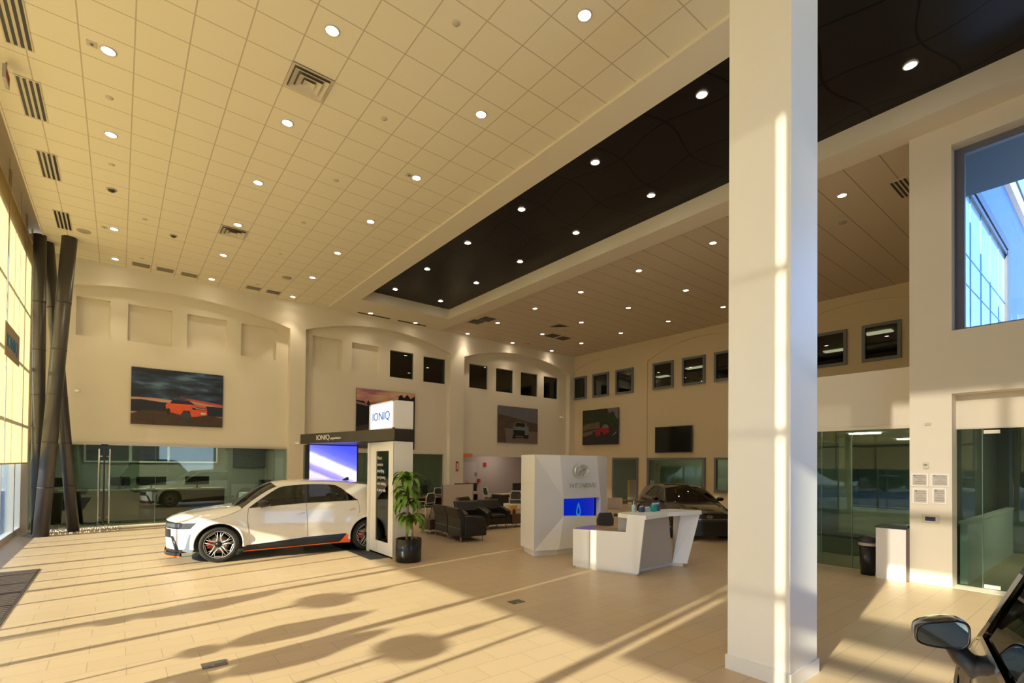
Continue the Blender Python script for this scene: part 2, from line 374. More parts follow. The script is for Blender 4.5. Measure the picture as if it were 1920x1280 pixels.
cwo = cw.obj('window_1', mull_m); struct(cwo)
struct(MB().box((XW-.06, 1.0, .1), (XW-.05, 19.5, 7.7)).obj('window_pane', glass_clear, cwo)); struct(MB().box((XW-.06, -6, 4.3), (XW-.05, 1.0, 7.7)).obj('window_pane', glass_mat('entrance_tinted_glass', (.39, .39, .40), .06), cwo)); struct(MB().box((XW-.06, -6, .1), (XW-.05, 1.0, 4.3)).obj('window_pane', glass_clear, cwo))
# white sill panels below the shades at far end
for i, (y0, y1) in enumerate(((14.9, 16.3), (16.5, 18.0), (18.2, 19.3))):
    pass
# ---------- helper: where a line of sight meets a wall / floor plane (used only to read positions off the plan) ----------
CC = Vector((0, 0, 2.05))
def _ray(u, v): return (r2*((u-CX)/FPX)+u2*((CY-v)/FPX)+f1)
def zat(u, v, z): d = _ray(u, v); return CC+d*((z-2.05)/d.z)
def xat(u, v, x): d = _ray(u, v); return CC+d*(x/d.x)
def yat(u, v, y): d = _ray(u, v); return CC+d*(y/d.y)

# ===================== shades, banner, pipes, column =====================
sh_y = [(1.06, 2.52), (2.80, 5.17), (5.36, 7.80), (7.93, 10.43), (10.57, 13.03), (13.17, 15.65), (15.79, 18.23), (18.37, 19.35)]
names = ['first', 'second', 'third', 'fourth', 'fifth', 'sixth', 'seventh', 'eighth']
for i, (a, b_) in enumerate(sh_y):
    t = thing('roller_shade', 'yellow translucent roller shade, %s from the camera along the glass wall' % names[i], 'shade', (-2.0, a, 1.92), 0, 'roller shades on the window wall')
    MB().box((-.004, 0, .03), (.004, b_-a, 6.2)).obj('shade_cloth', shade_m, t)
    MB().box((-.014, 0, 0), (.014, b_-a, .035)).obj('hem_bar', mat('beige_hem_bar', (.62, .52, .34), .5, noise=.05), t)
    MB().tube([(0, .0, 6.2), (0, b_-a, 6.2)], .035, 10).obj('roller_tube', mat('roller_tube_cloth', (.7, .56, .34), .7, noise=.05), t)
    for y0_ in (-.012, b_-a-.004): MB().box((-.015, y0_, 6.16), (.02, y0_+.012, 6.62)).obj('bracket', mat('beige_hem_bar'), t)
t = thing('hanging_banner', 'grey square banner with blue lettering hanging on the yellow shades', 'banner', (-1.93, 15.9, 4.28))
MB().box((-.006, -.9, 0), (.006, 1.0, .73)).obj('banner_panel', mat('grey_translucent_acrylic', (.42, .34, .24), .4, noise=.05), t)
for y0_ in (-.8, .9): MB().tube([(0, y0_, .73), (0, y0_, 4.26)], .004, 6).obj('hanging_wire', steel, t)
text_mesh('IONIQ', .42, .004, frame_T((.012, -.7, .22), (0, 1, 0), (0, 0, 1)), mat('banner_blue', (.03, .25, .62), .4, noise=.02), 'lettering', t, 1.4)
def pipe(label, p0, p1, r):
    t = thing('leaning_pipe_column', label, 'column', (p0.x, p0.y, 0), 0, 'steel pipe columns at the corner')
    d = p1-p0; q = [Vector((0, 0, 0)), d]
    MB().tube(q, r, 28).obj('pipe', pipe_m, t)
    rm = MB()
    for f in (.16, .31, .47, .62, .78):
        c = d*f; n = d.normalized()*.012
        rm.tube([c-n, c+n], r+.006, 28)
    rm.obj('joint_ring', mat('dark_joint', (.07, .065, .06), .5, .4, noise=.05), t)
    return t
pipe('dark grey steel pipe column standing almost upright behind the leaning pair', Vector((-1.68, 18.5, 0)), Vector((-1.73, 18.2, HC)), .135)
pipe('dark grey steel pipe column leaning right at the top, in front of the others', Vector((-1.57, 18.0, 0)), Vector((-1.12, 17.9, HC)), .165)
pipe('dark grey steel pipe column leaning left at the top, foot nearest the glass doors', Vector((-.96, 18.75, 0)), Vector((-1.62, 18.7, HC)), .135)
pb = MB(); random.seed(3)
for i in range(260):
    x, y = random.uniform(-1.95, .1), random.uniform(18.2, 19.4); r = random.uniform(.018, .035)
    vs = [(x+r*math.cos(a)*.9*math.cos(b_), y+r*math.sin(a)*math.cos(b_), max(.004, r*.5+r*.6*math.sin(b_))) for b_ in (-.6, .6) for a in [k*PI/3 for k in range(6)]]
    vs.append((x, y, r*1.05)); pb.add(vs, [(k, (k+1) % 6, 6+(k+1) % 6, 6+k) for k in range(6)]+[(6+k, 6+(k+1) % 6, 12) for k in range(6)], 0, True)
tag(pb.obj('pebble_bed', mat('pale_pebbles', (.48, .42, .34), .7, noise=.3, nscale=20)), 'pale pebbles strewn on the floor around the pipe column feet', 'pebbles', kind='stuff')
# big square column
cm = thing('square_column', 'large white square column standing in the foreground right of centre', 'column', (4.86, 1.98, 0))
c0 = MB(); c0.box((0, 0, .14), (.62, .6, HC+.1)); c0.obj('shaft', white_paint, cm, bevel=.006)
MB().box((-.015, -.015, 0), (.635, .615, .14)).obj('base_skirting', white_gloss, cm)
# ===================== ceiling lights =====================
ring_m = mat('light_trim_ring', (.55, .50, .44), .4, .3, noise=.05)
pl = None
def clight(u, v, z, label, group, spot=0, r=.1):
    global pl
    p = zat(u, v, z); p.y = min(p.y, 19.18)
    if pl is None:
        t = thing('recessed_downlight', label, 'ceiling light', p, 0, group)
        MB().lathe([(r*.82, -.002), (r*.84, -.014), (r, -.010), (r*1.04, .0)], seg=28).obj('trim_ring', ring_m, t)
        MB().lathe([(0, -.006), (r*.83, -.006)], seg=28).obj('diffuser', emis, t)
        pl = t
    else: t = dup(pl, p, 0, label, group)
    ld = bpy.data.lights.new('downlight', 'SPOT'); lo = bpy.data.objects.new('downlight_beam', ld); COL.objects.link(lo)
    lo.parent = t; lo.location = (0, 0, -.04);  ld.energy = spot or LAMPW; ld.color = (1.0, .83, .60); ld.spot_size = math.radians(115 if not spot else 66); ld.spot_blend = .55 if spot else .9; ld.shadow_soft_size = .05
ordn = ['nearest', 'second', 'third', 'fourth', 'fifth', 'sixth', 'seventh', 'farthest']
def row(pts, z, what, group, lastspot=0):
    n = len(pts)
    for i, (u, v) in enumerate(pts):
        o_ = 'nearest' if i == 0 else ('farthest' if i == n-1 else ordn[i])
        clight(u, v, z, '%s lit round downlight in %s' % (o_, what), group, lastspot if i == n-1 else 0)
row([(203, 95), (208, 252), (214, 429), (216, 485)], HC, 'the tiled ceiling row by the window wall', 'downlights in the tiled ceiling', WALLW)
row([(623, 57), (539, 230), (484, 342), (446, 421), (419, 478), (397, 523)], HC, 'the middle row of the tiled ceiling', 'downlights in the tiled ceiling', WALLW)
row([(1096, 28), (902, 214), (781, 333), (695, 415), (633, 474), (586, 520), (549, 556)], HC, 'the tiled ceiling row beside the black recess', 'downlights in the tiled ceiling', WALLW)
row([(1316, 177), (1116, 304), (978, 392), (877, 455), (801, 504), (741, 542)], HC+.335, 'the left row of the black recess', 'downlights in the black recess')
row([(1707, 122), (1221, 366), (1080, 436), (975, 490), (893, 530), (826, 564)], HC+.335, 'the right row of the black recess', 'downlights in the black recess')
clight(695, 587, HC-.05, 'lit round downlight above the left slot vent at the end of the recess', 'downlights over the slot vents')
clight(779, 605, HC-.05, 'lit round downlight above the right slot vent at the end of the recess', 'downlights over the slot vents')
row([(1579, 366), (1337, 455), (1198, 507), (1089, 547), (1003, 578), (933, 605), (874, 626)], HC, 'the right ceiling row beside the recess', 'downlights in the right ceiling', WALLW)
row([(1286, 544), (1178, 577), (1090, 604), (1017, 626), (955, 644)], HC, 'the middle row of the right ceiling', 'downlights in the right ceiling', WALLW)
row([(1356, 575), (1253, 602), (1164, 624), (1090, 643), (1027, 659)], HC, 'the right ceiling row along the windowed wall', 'downlights in the right ceiling', WALLW)
# ===================== vents, speakers, detectors =====================
def diffuser(x0, x1, y0, y1, label):
    t = thing('air_diffuser', label, 'vent', ((x0+x1)/2, (y0+y1)/2, HC), 0)
    w, d = (x1-x0)/2, (y1-y0)/2
    vm = mat('vent_enamel', (.62, .56, .45), .5, noise=.03)
    MB().box((-w, -d, -.006), (w, d, 0)).obj('back_plate', mat('vent_throat', (.16, .14, .11), .8, noise=.1), t)
    for k, (s0, s1, z0, z1) in enumerate(((1.0, .86, -.014, -.012), (.82, .60, -.045, -.014), (.55, .30, -.05, -.016), (.27, .0, -.05, -.03))):
        P = []
        for s, z in ((s0, z0), (s1, z1)): P.append([(-w*s, -d*s, z), (w*s, -d*s, z), (w*s, d*s, z), (-w*s, d*s, z)])
        m_ = MB().grid(P, smooth=False, closed=True)
        if k == 3: m_.add([(-w*s1, -d*s1, z1), (w*s1, -d*s1, z1), (w*s1, d*s1, z1), (-w*s1, d*s1, z1)], [(0, 1, 2, 3)])
        m_.obj('cone_ring', vm, t)
diffuser(1.95, 2.57, 7.80, 8.39, 'large square air diffuser in the tiled ceiling near the camera')
diffuser(1.95, 2.57, 14.38, 14.98, 'small far square air diffuser in the tiled ceiling')
diffuser(14.65, 15.25, 15.3, 15.9, 'square air diffuser in the right ceiling')
def slotvent(p, lx, ly, label, n=4, z=HC, group=None, dark=black_met, fr=None):
    t = thing('slot_vent', label, 'vent', (p[0], p[1], z), 0, group)
    MB().box((-lx/2, -ly/2, -.012), (lx/2, ly/2, -.001)).obj('frame', fr or mat('vent_frame', (.6, .54, .42), .5, noise=.03), t)
    sl = MB(); long_y = ly > lx
    for k in range(n):
        if long_y: x = -lx/2+lx*(k+.5)/n; sl.box((x-lx/n*.26, -ly/2+.03, -.016), (x+lx/n*.26, ly/2-.03, -.011))
        else: y = -ly/2+ly*(k+.5)/n; sl.box((-lx/2+.03, y-ly/n*.26, -.016), (lx/2-.03, y+ly/n*.26, -.011))
    sl.obj('slots', dark, t)
for (u, v, nm) in ((22, 24, 'nearest the camera'), (60, 186, 'second from the camera'), (92, 311, 'third from the camera'), (118, 413, 'farthest, above the pipe columns')):
    slotvent(zat(u, v, HC), .30, 1.18 if v > 100 else 1.4, 'four-slot linear vent by the window wall, '+nm, group='slot vents by the window wall')
gm = mat('grille_grey', (.12, .11, .10), .6, noise=.1)
for (u, v, nm, g) in ((265, 495, 'first from the left', gm), (310, 505, 'second from the left', gm), (355, 515, 'third from the left', gm), (475, 540, 'fourth from the left', gm), (512, 548, 'rightmost and darkest', mat('dark_blue_grille', (.03, .03, .07), .5, noise=.1))):
    p = zat(u, v, HC); p.y = 18.95
    slotvent(p, .48, .34, 'return grille in the ceiling at the back wall, '+nm, 6, group='return grilles at the back wall', dark=g)
fg = mat('flush_slot_dark', (.05, .045, .05), .6, noise=.1)
slotvent((8.02, 19.15), 1.35, .12, 'left long slot vent in the ceiling at the end of the recess', 2, HC-.05, dark=fg, fr=fg)
slotvent((9.72, 19.15), 1.3, .12, 'right long slot vent in the ceiling at the end of the recess', 2, HC-.05, dark=fg, fr=fg)
for (u, v, l) in ((893, 603, 'left half of the paired dark grilles beside the recess end'), (913, 598, 'right half of the paired dark grilles beside the recess end'), (1036, 629, 'left one of two dark grilles in the far right ceiling'), (1056, 634, 'right one of two dark grilles in the far right ceiling')):
    slotvent(zat(u, v, HC), .55, .55, l, 5, group='dark return grilles', dark=fg, fr=gm)
slotvent((11.95, .6), .16, 2.4, 'long grey slot vent in the ceiling above the tall window', 3, HC, dark=mat('slot_grey', (.12, .12, .13), .5, noise=.1))
slotvent((13.1, 3.06), .95, .3, 'short black slot vent partly behind the pier', 4, HC)
for (u, v, r, nm, g) in ((157, 433, .15, 'flat round ceiling speaker beside the farthest slot vent', 0), (538, 520, .15, 'flat round ceiling speaker near the back wall', 0), (209, 355, .1, 'dark round dome camera in the tiled ceiling', 1), (325, 441, .09, 'small round motion sensor in the tiled ceiling', 2)):
    p = zat(u, v, HC); t = thing('ceiling_speaker' if g == 0 else ('dome_camera' if g == 1 else 'motion_sensor'), nm, ('speaker', 'camera', 'sensor')[g], p)
    MB().lathe([(r, 0), (r, -.014), (r*.92, -.02), (0, -.02)], seg=24).obj('housing', mat('speaker_grille', (.42, .38, .31), .7, noise=.05), t)
    MB().lathe([(r*.7, -.018), (r*.6, -.045 if g else -.022), (r*.3, -.06 if g else -.024), (0, -.065 if g else -.024)], seg=20).obj('lens' if g else 'grille', (mat('sp2', (.36, .33, .27), .8, noise=.05), black_pl, fg)[g], t)
sp = [(855, 43, 'nearest the camera'), (720, 222, 'second out, near the middle row'), (630, 338, 'third out, right of the middle row'), (205, 183, 'between the two nearest window side lights'), (209, 308, 'left of centre over the slot vents'), (272, 411, 'left, beyond the dome camera'), (569, 417, 'beyond the small diffuser'), (525, 476, 'in the far tiles'), (483, 533, 'beside the back wall grilles'), (266, 484, 'beside the first wall grille')]
for u, v, nm in sp:
    o_ = MB().lathe([(.055, 0), (.055, -.006), (.03, -.012), (0, -.014)], seg=18).obj('sprinkler_cover', mat('cover_enamel', (.55, .50, .41), .5, noise=.03), loc=zat(u, v, HC))
    tag(o_, 'small round sprinkler cover in the tiled ceiling, '+nm, 'sprinkler', 'sprinkler covers in the tiled ceiling')
for u, v, nm in ((1580, 417, 'in the right ceiling behind the column'), (1209, 558, 'in the right ceiling near the windowed wall'), (990, 644, 'in the far right ceiling')):
    o_ = MB().lathe([(.09, 0), (.09, -.01), (.04, -.02), (0, -.022)], seg=18).obj('smoke_detector', mat('detector_enamel', (.40, .36, .30), .5, noise=.03), loc=zat(u, v, HC))
    tag(o_, 'small round smoke detector '+nm, 'smoke detector')
for u, v, nm in ((172, 82, 'left of the nearest window side light'), (767, 328, 'left of the third light by the recess'), (196, 426, 'left of the third window side light')):
    p = zat(u, v, HC); t = thing('ceiling_sensor', 'small square sensor plate '+nm, 'sensor', p)
    MB().box((-.06, -.06, -.008), (.06, .06, 0)).obj('plate', mat('cover_enamel'), t); MB().lathe([(.02, -.008), (.015, -.02), (0, -.02)], seg=12).obj('lens', gm, t)
t = thing('exit_sign', 'grey exit sign with red marking hanging from the ceiling at the left edge', 'sign', (-1.42, 10.6, 7.72))
MB().box((-.02, -.17, 0), (.02, .17, .2)).obj('housing', mat('sign_grey', (.4, .37, .33), .5, noise=.03), t)
MB().tube([(0, 0, .2), (0, 0, .315)], .012, 8).obj('stem', steel, t)
text_mesh('EXIT', .15, .003, frame_T((.022, -.14, .045), (0, 1, 0), (0, 0, 1)), red_pl, 'lettering', t, .28)
# ===================== wall pictures and screen =====================
def ramp_mat(name, stops, ns, dist, axis='Z', rot=0., rough=.35, coat=0.):
    m = bpy.data.materials.new(name); m.use_nodes = True; nt = m.node_tree; b = nt.nodes['Principled BSDF']
    tc = nd(nt, 'ShaderNodeTexCoord'); mp = nd(nt, 'ShaderNodeMapping'); nt.links.new(tc.outputs['Object'], mp.inputs[0]); mp.inputs['Scale'].default_value = (.45, .45, 1.6)
    nz = nd(nt, 'ShaderNodeTexNoise'); nz.inputs['Scale'].default_value = ns; nz.inputs['Detail'].default_value = 6; nt.links.new(mp.outputs[0], nz.inputs['Vector'])
    sp = nd(nt, 'ShaderNodeSeparateXYZ'); nt.links.new(tc.outputs['Object'], sp.inputs[0])
    a = mth(nt, 'ADD', sp.outputs[axis], mth(nt, 'MULTIPLY', mth(nt, 'SUBTRACT', nz.outputs[0], .5), dist))
    if rot: a = mth(nt, 'ADD', a, mth(nt, 'MULTIPLY', sp.outputs['X'], rot))
    r = nd(nt, 'ShaderNodeValToRGB'); nt.links.new(a, r.inputs[0]); els = r.color_ramp.elements
    els[0].position = stops[0][0]; els[0].color = (*stops[0][1], 1); els[1].position = stops[-1][0]; els[1].color = (*stops[-1][1], 1)
    for p_, c_ in stops[1:-1]: e_ = els.new(p_); e_.color = (*c_, 1)
    nt.links.new(r.outputs[0], b.inputs['Base Color']); b.inputs['Roughness'].default_value = rough; return m
def noise_ramp(name, stops, sc_=(.45, .45, 1.6), ns=2.5):
    m = bpy.data.materials.new(name); m.use_nodes = True; nt = m.node_tree; b = nt.nodes['Principled BSDF']
    tc = nd(nt, 'ShaderNodeTexCoord'); mp = nd(nt, 'ShaderNodeMapping'); nt.links.new(tc.outputs['Object'], mp.inputs[0]); mp.inputs['Scale'].default_value = sc_; mp.inputs['Rotation'].default_value = (0, .12, 0)
    nz = nd(nt, 'ShaderNodeTexNoise'); nz.inputs['Scale'].default_value = ns; nz.inputs['Detail'].default_value = 6; nt.links.new(mp.outputs[0], nz.inputs['Vector'])
    r = nd(nt, 'ShaderNodeValToRGB'); nt.links.new(nz.outputs[0], r.inputs[0]); els = r.color_ramp.elements
    els[0].position = stops[0][0]; els[0].color = (*stops[0][1], 1); els[1].position = stops[-1][0]; els[1].color = (*stops[-1][1], 1)
    for p_, c_ in stops[1:-1]: e_ = els.new(p_); e_.color = (*c_, 1)
    nt.links.new(r.outputs[0], b.inputs['Base Color']); b.inputs['Roughness'].default_value = .45; return m
def picture(label, org, xd, W, H, base, layers):
    # unit coordinates: u 0..1 across, v 0..1 up; picture faces xd x z
    t = thing('wall_picture', label, 'picture', org)
    T = frame_T((0, 0, 0), xd, (0, 0, 1))
    def L(name, poly, m_, d): MB().prism([(a*W, b_*H) for a, b_ in poly], d, d+.003, 'z', T=T).obj(name, m_, t)
    MB().prism(rect(-.005, -.005, W+.005, H+.005), -.0, .03, 'z', T=T).obj('canvas_edge', black_met, t)
    L('printed_canvas', rect(0, 0, 1, 1), base, .030)
    for i, (nm, poly, m_) in enumerate(layers): L(nm, poly, m_, .034+.0035*i)
    return t
bodyo = mat('print_orange', (.75, .10, .01), .4, noise=.15); pblack = mat('print_black', (.008, .008, .010), .4, noise=.3)
ell = lambda cx, cy_, a, b_, n=18: [(cx+a*math.cos(2*PI*i/n), cy_+b_*math.sin(2*PI*i/n)) for i in range(n)]
sky1 = ramp_mat('print_storm_sunset', [(0.0, (.6, .33, .2)), (.80, (.6, .33, .2)), (.86, (.5, .22, .18)), (1.0, (.10, .07, .12))], 2.2, .1)
W1 = 2.52; H1 = 1.80
ob1 = picture('large picture of an orange off-road car under a stormy sunset sky', (.29, 19.75, 3.20), (1, 0, 0), W1, H1, sky1, [])
c1 = [c for c in ob1.children if c.name.startswith('printed')][0]
def L1(name, poly, m_, k_): MB().prism([(a*W1, b_*H1) for a, b_ in poly], .034+.0035*k_, .037+.0035*k_, 'z', T=frame_T((0, 0, 0), (1, 0, 0), (0, 0, 1))).obj(name, m_, c1)
L1('clouds', [(0, .475), (.2, .48), (.42, .46), (.52, .53), (.8, .46), (1, .42), (1, 1), (0, 1)][:], noise_ramp('print_clouds', [(.38, (.006, .007, .012)), (.48, (.012, .020, .045)), (.56, (.03, .06, .12)), (.68, (.13, .25, .32))], (.5, .5, 2.2), 2.0), 0)
L1('sunset_glow', [(.50, .49), (.62, .47), (.85, .42), (1, .39), (1, .43), (.8, .47), (.6, .51), (.52, .54)], mat('print_red_glow', (.55, .07, .08), .5, noise=.4, nscale=5), 1)
L1('hills', [(0, .43), (.1, .44), (.3, .41), (.45, .40), (.62, .42), (.75, .39), (1, .38), (1, .20), (0, .22)], pblack, 2)
L1('ground', [(0, .0), (1, .0), (1, .18), (.82, .22), (.6, .24), (.35, .25), (.12, .25), (0, .18)], mat('print_brown_ground', (.06, .035, .02), .6, noise=.5, nscale=9), 3)
L1('car_body', [(.355, .36), (.37, .40), (.62, .40), (.80, .39), (.815, .33), (.82, .22), (.70, .18), (.64, .17), (.62, .28), (.55, .28), (.52, .20), (.40, .24), (.36, .30)], bodyo, 4)
L1('car_roof', [(.40, .40), (.43, .47), (.60, .47), (.68, .40)], pblack, 5)
L1('roof_box', ell(.50, .50, .09, .025), mat('print_grey', (.05, .05, .045), .4, noise=.3), 6)
L1('wheel', ell(.575, .19, .048, .075), mat('print_wheel', (.04, .045, .05), .4, noise=.5, nscale=30), 7)
L1('rear_wheel', ell(.385, .25, .022, .06), pblack, 8)
L1('grille', [(.64, .36), (.80, .345), (.81, .31), (.65, .31)], pblack, 9)
L1('headlight', [(.645, .345), (.69, .342), (.69, .322), (.80, .322), (.80, .330), (.70, .336), (.70, .348), (.645, .352)], mat('print_white', (.6, .58, .52), .4, noise=.1), 10)
L1('number_plate', [(.745, .26), (.80, .26), (.80, .225), (.745, .222)], mat('print_white'), 11)
# picture 2: road and dusk sky, mostly behind the light box
W2 = 2.62; H2 = 2.45
skyp = ramp_mat('print_pink_dusk', [(0.0, (.05, .04, .04)), (.70, (.25, .10, .16)), (.78, (.55, .25, .2)), (.86, (.6, .40, .22)), (1.0, (.3, .15, .22))], 1.3, .45, rot=0)
ob2 = picture('picture of a dusk road with pink sky hanging behind the lit sign box', (7.56, 19.75, 2.62), (1, 0, 0), W2, H2, noise_ramp('print_dusk_sky', [(.35, (.35, .14, .22)), (.5, (.60, .32, .25)), (.62, (.72, .50, .32)), (.75, (.45, .2, .3))], (.35, .35, 1.8), 2.2), [
    ('treeline', [(0, .0), (0, .80), (.12, .79), (.16, .74), (.19, .82), (.22, .75), (.4, .72), (.55, .76), (.68, .74), (.71, .93), (.76, .96), (.80, .90), (.86, .97), (.92, .90), (1, .95), (1, 0)], pblack),
    ('lake', [(0, .74), (.20, .71), (.15, .75), (0, .78)], mat('print_lilac', (.30, .17, .20), .5, noise=.2)),
    ('road', [(0, .0), (.5, 0), (.5, .40), (.25, .38), (0, .26)], mat('print_road', (.10, .065, .07), .5, noise=.3, nscale=4)),
    ('kerb', [(0, .26), (.25, .37), (.5, .45), (.5, .48), (.25, .43), (0, .36)], mat('print_kerb', (.04, .036, .036), .5, noise=.2))])
W3 = 2.62; H3 = 1.84
picture('picture of a pale green pickup facing the viewer on a desert road', (14.77, 19.75, 3.10), (1, 0, 0), W3, H3, mat('print_hazy_sky', (.13, .13, .16), .5, noise=.25, nscale=2), [
    ('hills', [(0, 0), (0, .76), (.2, .74), (.4, .70), (.55, .66), (.8, .60), (1, .58), (1, 0)], mat('print_desert', (.085, .055, .04), .6, noise=.6, nscale=6)),
    ('road', [(.2, 0), (1, 0), (1, .33), (.75, .34), (.36, .38), (.15, .40)], mat('print_desert_road', (.16, .13, .115), .6, noise=.15)),
    ('pickup_body', [(.35, .18), (.36, .42), (.38, .47), (.42, .58), (.68, .58), (.72, .47), (.76, .42), (.76, .20)], mat('print_pale_green', (.13, .18, .19), .4, noise=.15)),
    ('windscreen', [(.41, .46), (.44, .565), (.65, .565), (.67, .46)], pblack), ('grille', [(.38, .20), (.37, .36), (.66, .36), (.66, .20)], pblack),
    ('wheels', [(.35, .12), (.36, .22), (.42, .22), (.42, .17), (.62, .17), (.62, .22), (.76, .24), (.75, .15), (.66, .13), (.66, .15), (.42, .14), (.42, .12)], pblack)])
W4 = 2.46; H4 = 1.86
picture('picture of a red car parked under dark trees on a street', (19.86, 18.77, 3.09), (0, -1, 0), W4, H4, mat('print_grey_lilac_sky', (.17, .14, .15), .5, noise=.15), [
    ('trees', [(0, .35), (0, 1), (.7, 1), (.76, .85), (.82, .9), (.88, .9), (.93, .75), (1, .68), (1, .42), (.6, .45), (.3, .40)], mat('print_dark_leaves', (.02, .03, .008), .6, noise=.8, nscale=8)),
    ('street', [(0, 0), (1, 0), (1, .44), (.8, .45), (.5, .42), (0, .30)], mat('print_asphalt', (.022, .020, .022), .5, noise=.3)),
    ('houses', [(0, .40), (0, .56), (.1, .60), (.3, .62), (.5, .64), (.5, .46), (.2, .44)], mat('print_house', (.13, .09, .05), .5, noise=.7, nscale=12)),
    ('pavement', [(0, .22), (.3, .31), (.3, .38), (0, .33)], mat('print_pavement', (.13, .10, .09), .5, noise=.2)),
    ('car_body', [(.38, .28), (.40, .40), (.50, .46), (.60, .49), (.75, .47), (.77, .34), (.64, .28), (.50, .26), (.42, .25)], mat('print_red', (.30, .012, .02), .4, noise=.5, nscale=7)),
    ('car_glass', [(.56, .46), (.62, .56), (.72, .55), (.77, .46), (.66, .45)], mat('print_lilac_glass', (.16, .13, .14), .4, noise=.2)),
    ('wheel', ell(.56, .31, .035, .06), pblack), ('lane_mark', [(.86, .23), (.96, .32), (.97, .35), (.88, .26)], mat('print_white'))])
t = thing('wall_screen', 'large switched-off black flat screen on the right wall', 'screen', (19.84, 14.1, 2.62))
MB().box((-.03, -1.93, 0), (.02, 0, 1.2)).obj('casing', black_pl, t, bevel=.01)
MB().box((-.033, -1.89, .04), (-.029, -.04, 1.16)).obj('display', screen_off, t)
MB().box((.02, -1.3, .35), (.11, -.6, .85)).obj('wall_mount', black_met, t)
for (u, v, Y_, nm) in ((142, 732, 19.7, 'on the back wall left of the sunset picture'), (555, 830, 19.45, 'on the pilaster left of the black canopy'), (1052, 782, 19.72, 'near the right corner of the back wall')):
    p = yat(u, v, Y_); t = thing('security_camera', 'small white security camera '+nm, 'camera', p)
    MB().tube([(0, .08, 0), (0, -.02, 0)], .045, 14).obj('base', white_paint, t); MB().tube([(0, -.02, -.01), (.10, -.13, -.03)], .035, 14).obj('barrel', white_paint, t)
# grey window frames and panes
def wframe(axis, d0, a0, z0, a1, z1, label_n, w=.1, gl=glass_dark, fr=grey_frame, depth=.12, sill=True):
    m_ = MB(); m_.panel(rect(a0, z0, a1, z1), [rect(a0+w, z0+w, a1-w, z1-w)], d0, d0+depth, axis)
    o_ = m_.obj('window_%d' % label_n, fr); struct(o_)
    g = MB(); g.panel(rect(a0+w, z0+w, a1-w, z1-w), [], d0+depth*.5, d0+depth*.5+.006, axis); g.obj('window_pane', gl, o_)
    return o_
n_ = 2
for a, b_ in wy: wframe('x', XR-.03, a, 5.62, b_, 6.87, n_); n_ += 1
for r in winb: wframe('y', YI+.06, r[0][0], r[0][1], r[2][0], r[2][1], n_, w=.03, fr=mat('thin_grey_frame', (.12, .115, .10), .5, noise=.05), depth=.06); n_ += 1
wframe('x', XR-.03, 11.59, .95, 14.58, 2.38, n_, gl=glass_green); n_ += 1
wframe('x', XR-.03, 8.2, .9, 11.17, 2.38, n_, gl=glass_green); n_ += 1
d_ = MB(); d_.panel(rect(15.14, .001, 16.74, 2.39), [rect(15.22, .0015, 16.66, 2.3)], XR-.02, XR+.12, 'x'); struct(d_.obj('door_1', grey_frame))
# tall window over the right door
tw = MB(); tw.panel(rect(-3.6, 4.40, 1.95, 7.62), [rect(-3.45, 4.47, 1.82, 7.5)], 11.42, 11.52, 'x'); two = tw.obj('window_%d' % n_, mat('blue_grey_frame', (.14, .15, .20), .5, noise=.03)); struct(two); n_ += 1
MB().box((11.465, -3.45, 4.47), (11.471, 1.82, 7.5)).obj('window_pane', glass_mat('window_sky_glass', (.85, .92, .97), .05), two)
# glass fronts
def gfront(nm, axis, d, a0, a1, z1, joints, gm_=glass_green):
    m_ = MB(); m_.panel(rect(a0, .01, a1, z1), [], d, d+.012, axis); o_ = m_.obj(nm, gm_); struct(o_)
    j = MB()
    for q in joints:
        if axis == 'y': j.box((q-.006, d-.003, .01), (q+.006, d+.015, z1))
        else: j.box((d-.003, q-.006, .01), (d+.015, q+.006, z1))
    if joints: j.obj('glass_joint', mat('glass_edge_green', (.10, .16, .13), .2, noise=.05), o_)
    r = MB()
    if axis == 'y': r.box((a0, d-.03, z1), (a1, d+.04, z1+.06)); 
    else: r.box((d-.03, a0, z1), (d+.04, a1, z1+.06))
    r.obj('head_rail', mat('rail_aluminium', (.55, .50, .42), .4, .3, noise=.03), o_)
    return o_
gfront('window_%d' % n_, 'y', 19.72, -2.05, -.42, 2.5, [], glass_green); n_ += 1
gfront('window_%d' % n_, 'y', 19.72, -.24, 4.95, 2.5, [.95, 3.0, 4.5], glass_green); n_ += 1
gfront('window_%d' % n_, 'y', 19.9, 5.6, 11.72, 2.42, [8.0, 10.7], glass_green); n_ += 1
gfront('window_%d' % n_, 'x', 11.58, 2.53, 5.95, 2.78, [3.55, 4.1], glass_office); n_ += 1
gfront('window_%d' % n_, 'x', 11.54, -3.6, 1.95, 2.72, [1.62, .3], glass_office); n_ += 1
# glass doors at the left with long pull handles
dd = thing('glass_double_door', 'frameless glass double door with long vertical steel pulls in the left glass wall', 'door', (-.33, 19.70, 0))
for s, nm in ((-1, 0), (1, 0)):
    MB().box((min(s*.02, s*.86), 0, .02), (max(s*.02, s*.86), .012, 2.48)).obj('door_leaf', glass_clear if 0 else glass_green, dd)
    h = MB(); h.tube([(s*.13, -.07, .10), (s*.13, -.07, 2.38)], .02, 12)
    for z in (.28, 2.15): h.tube([(s*.13, -.07, z), (s*.05, -.005, z)], .014, 8)
    h.obj('pull_handle', steel, dd)
MB().box((-.02, .0, .02), (.02, .014, 2.48)).obj('meeting_stile', black_met, dd)
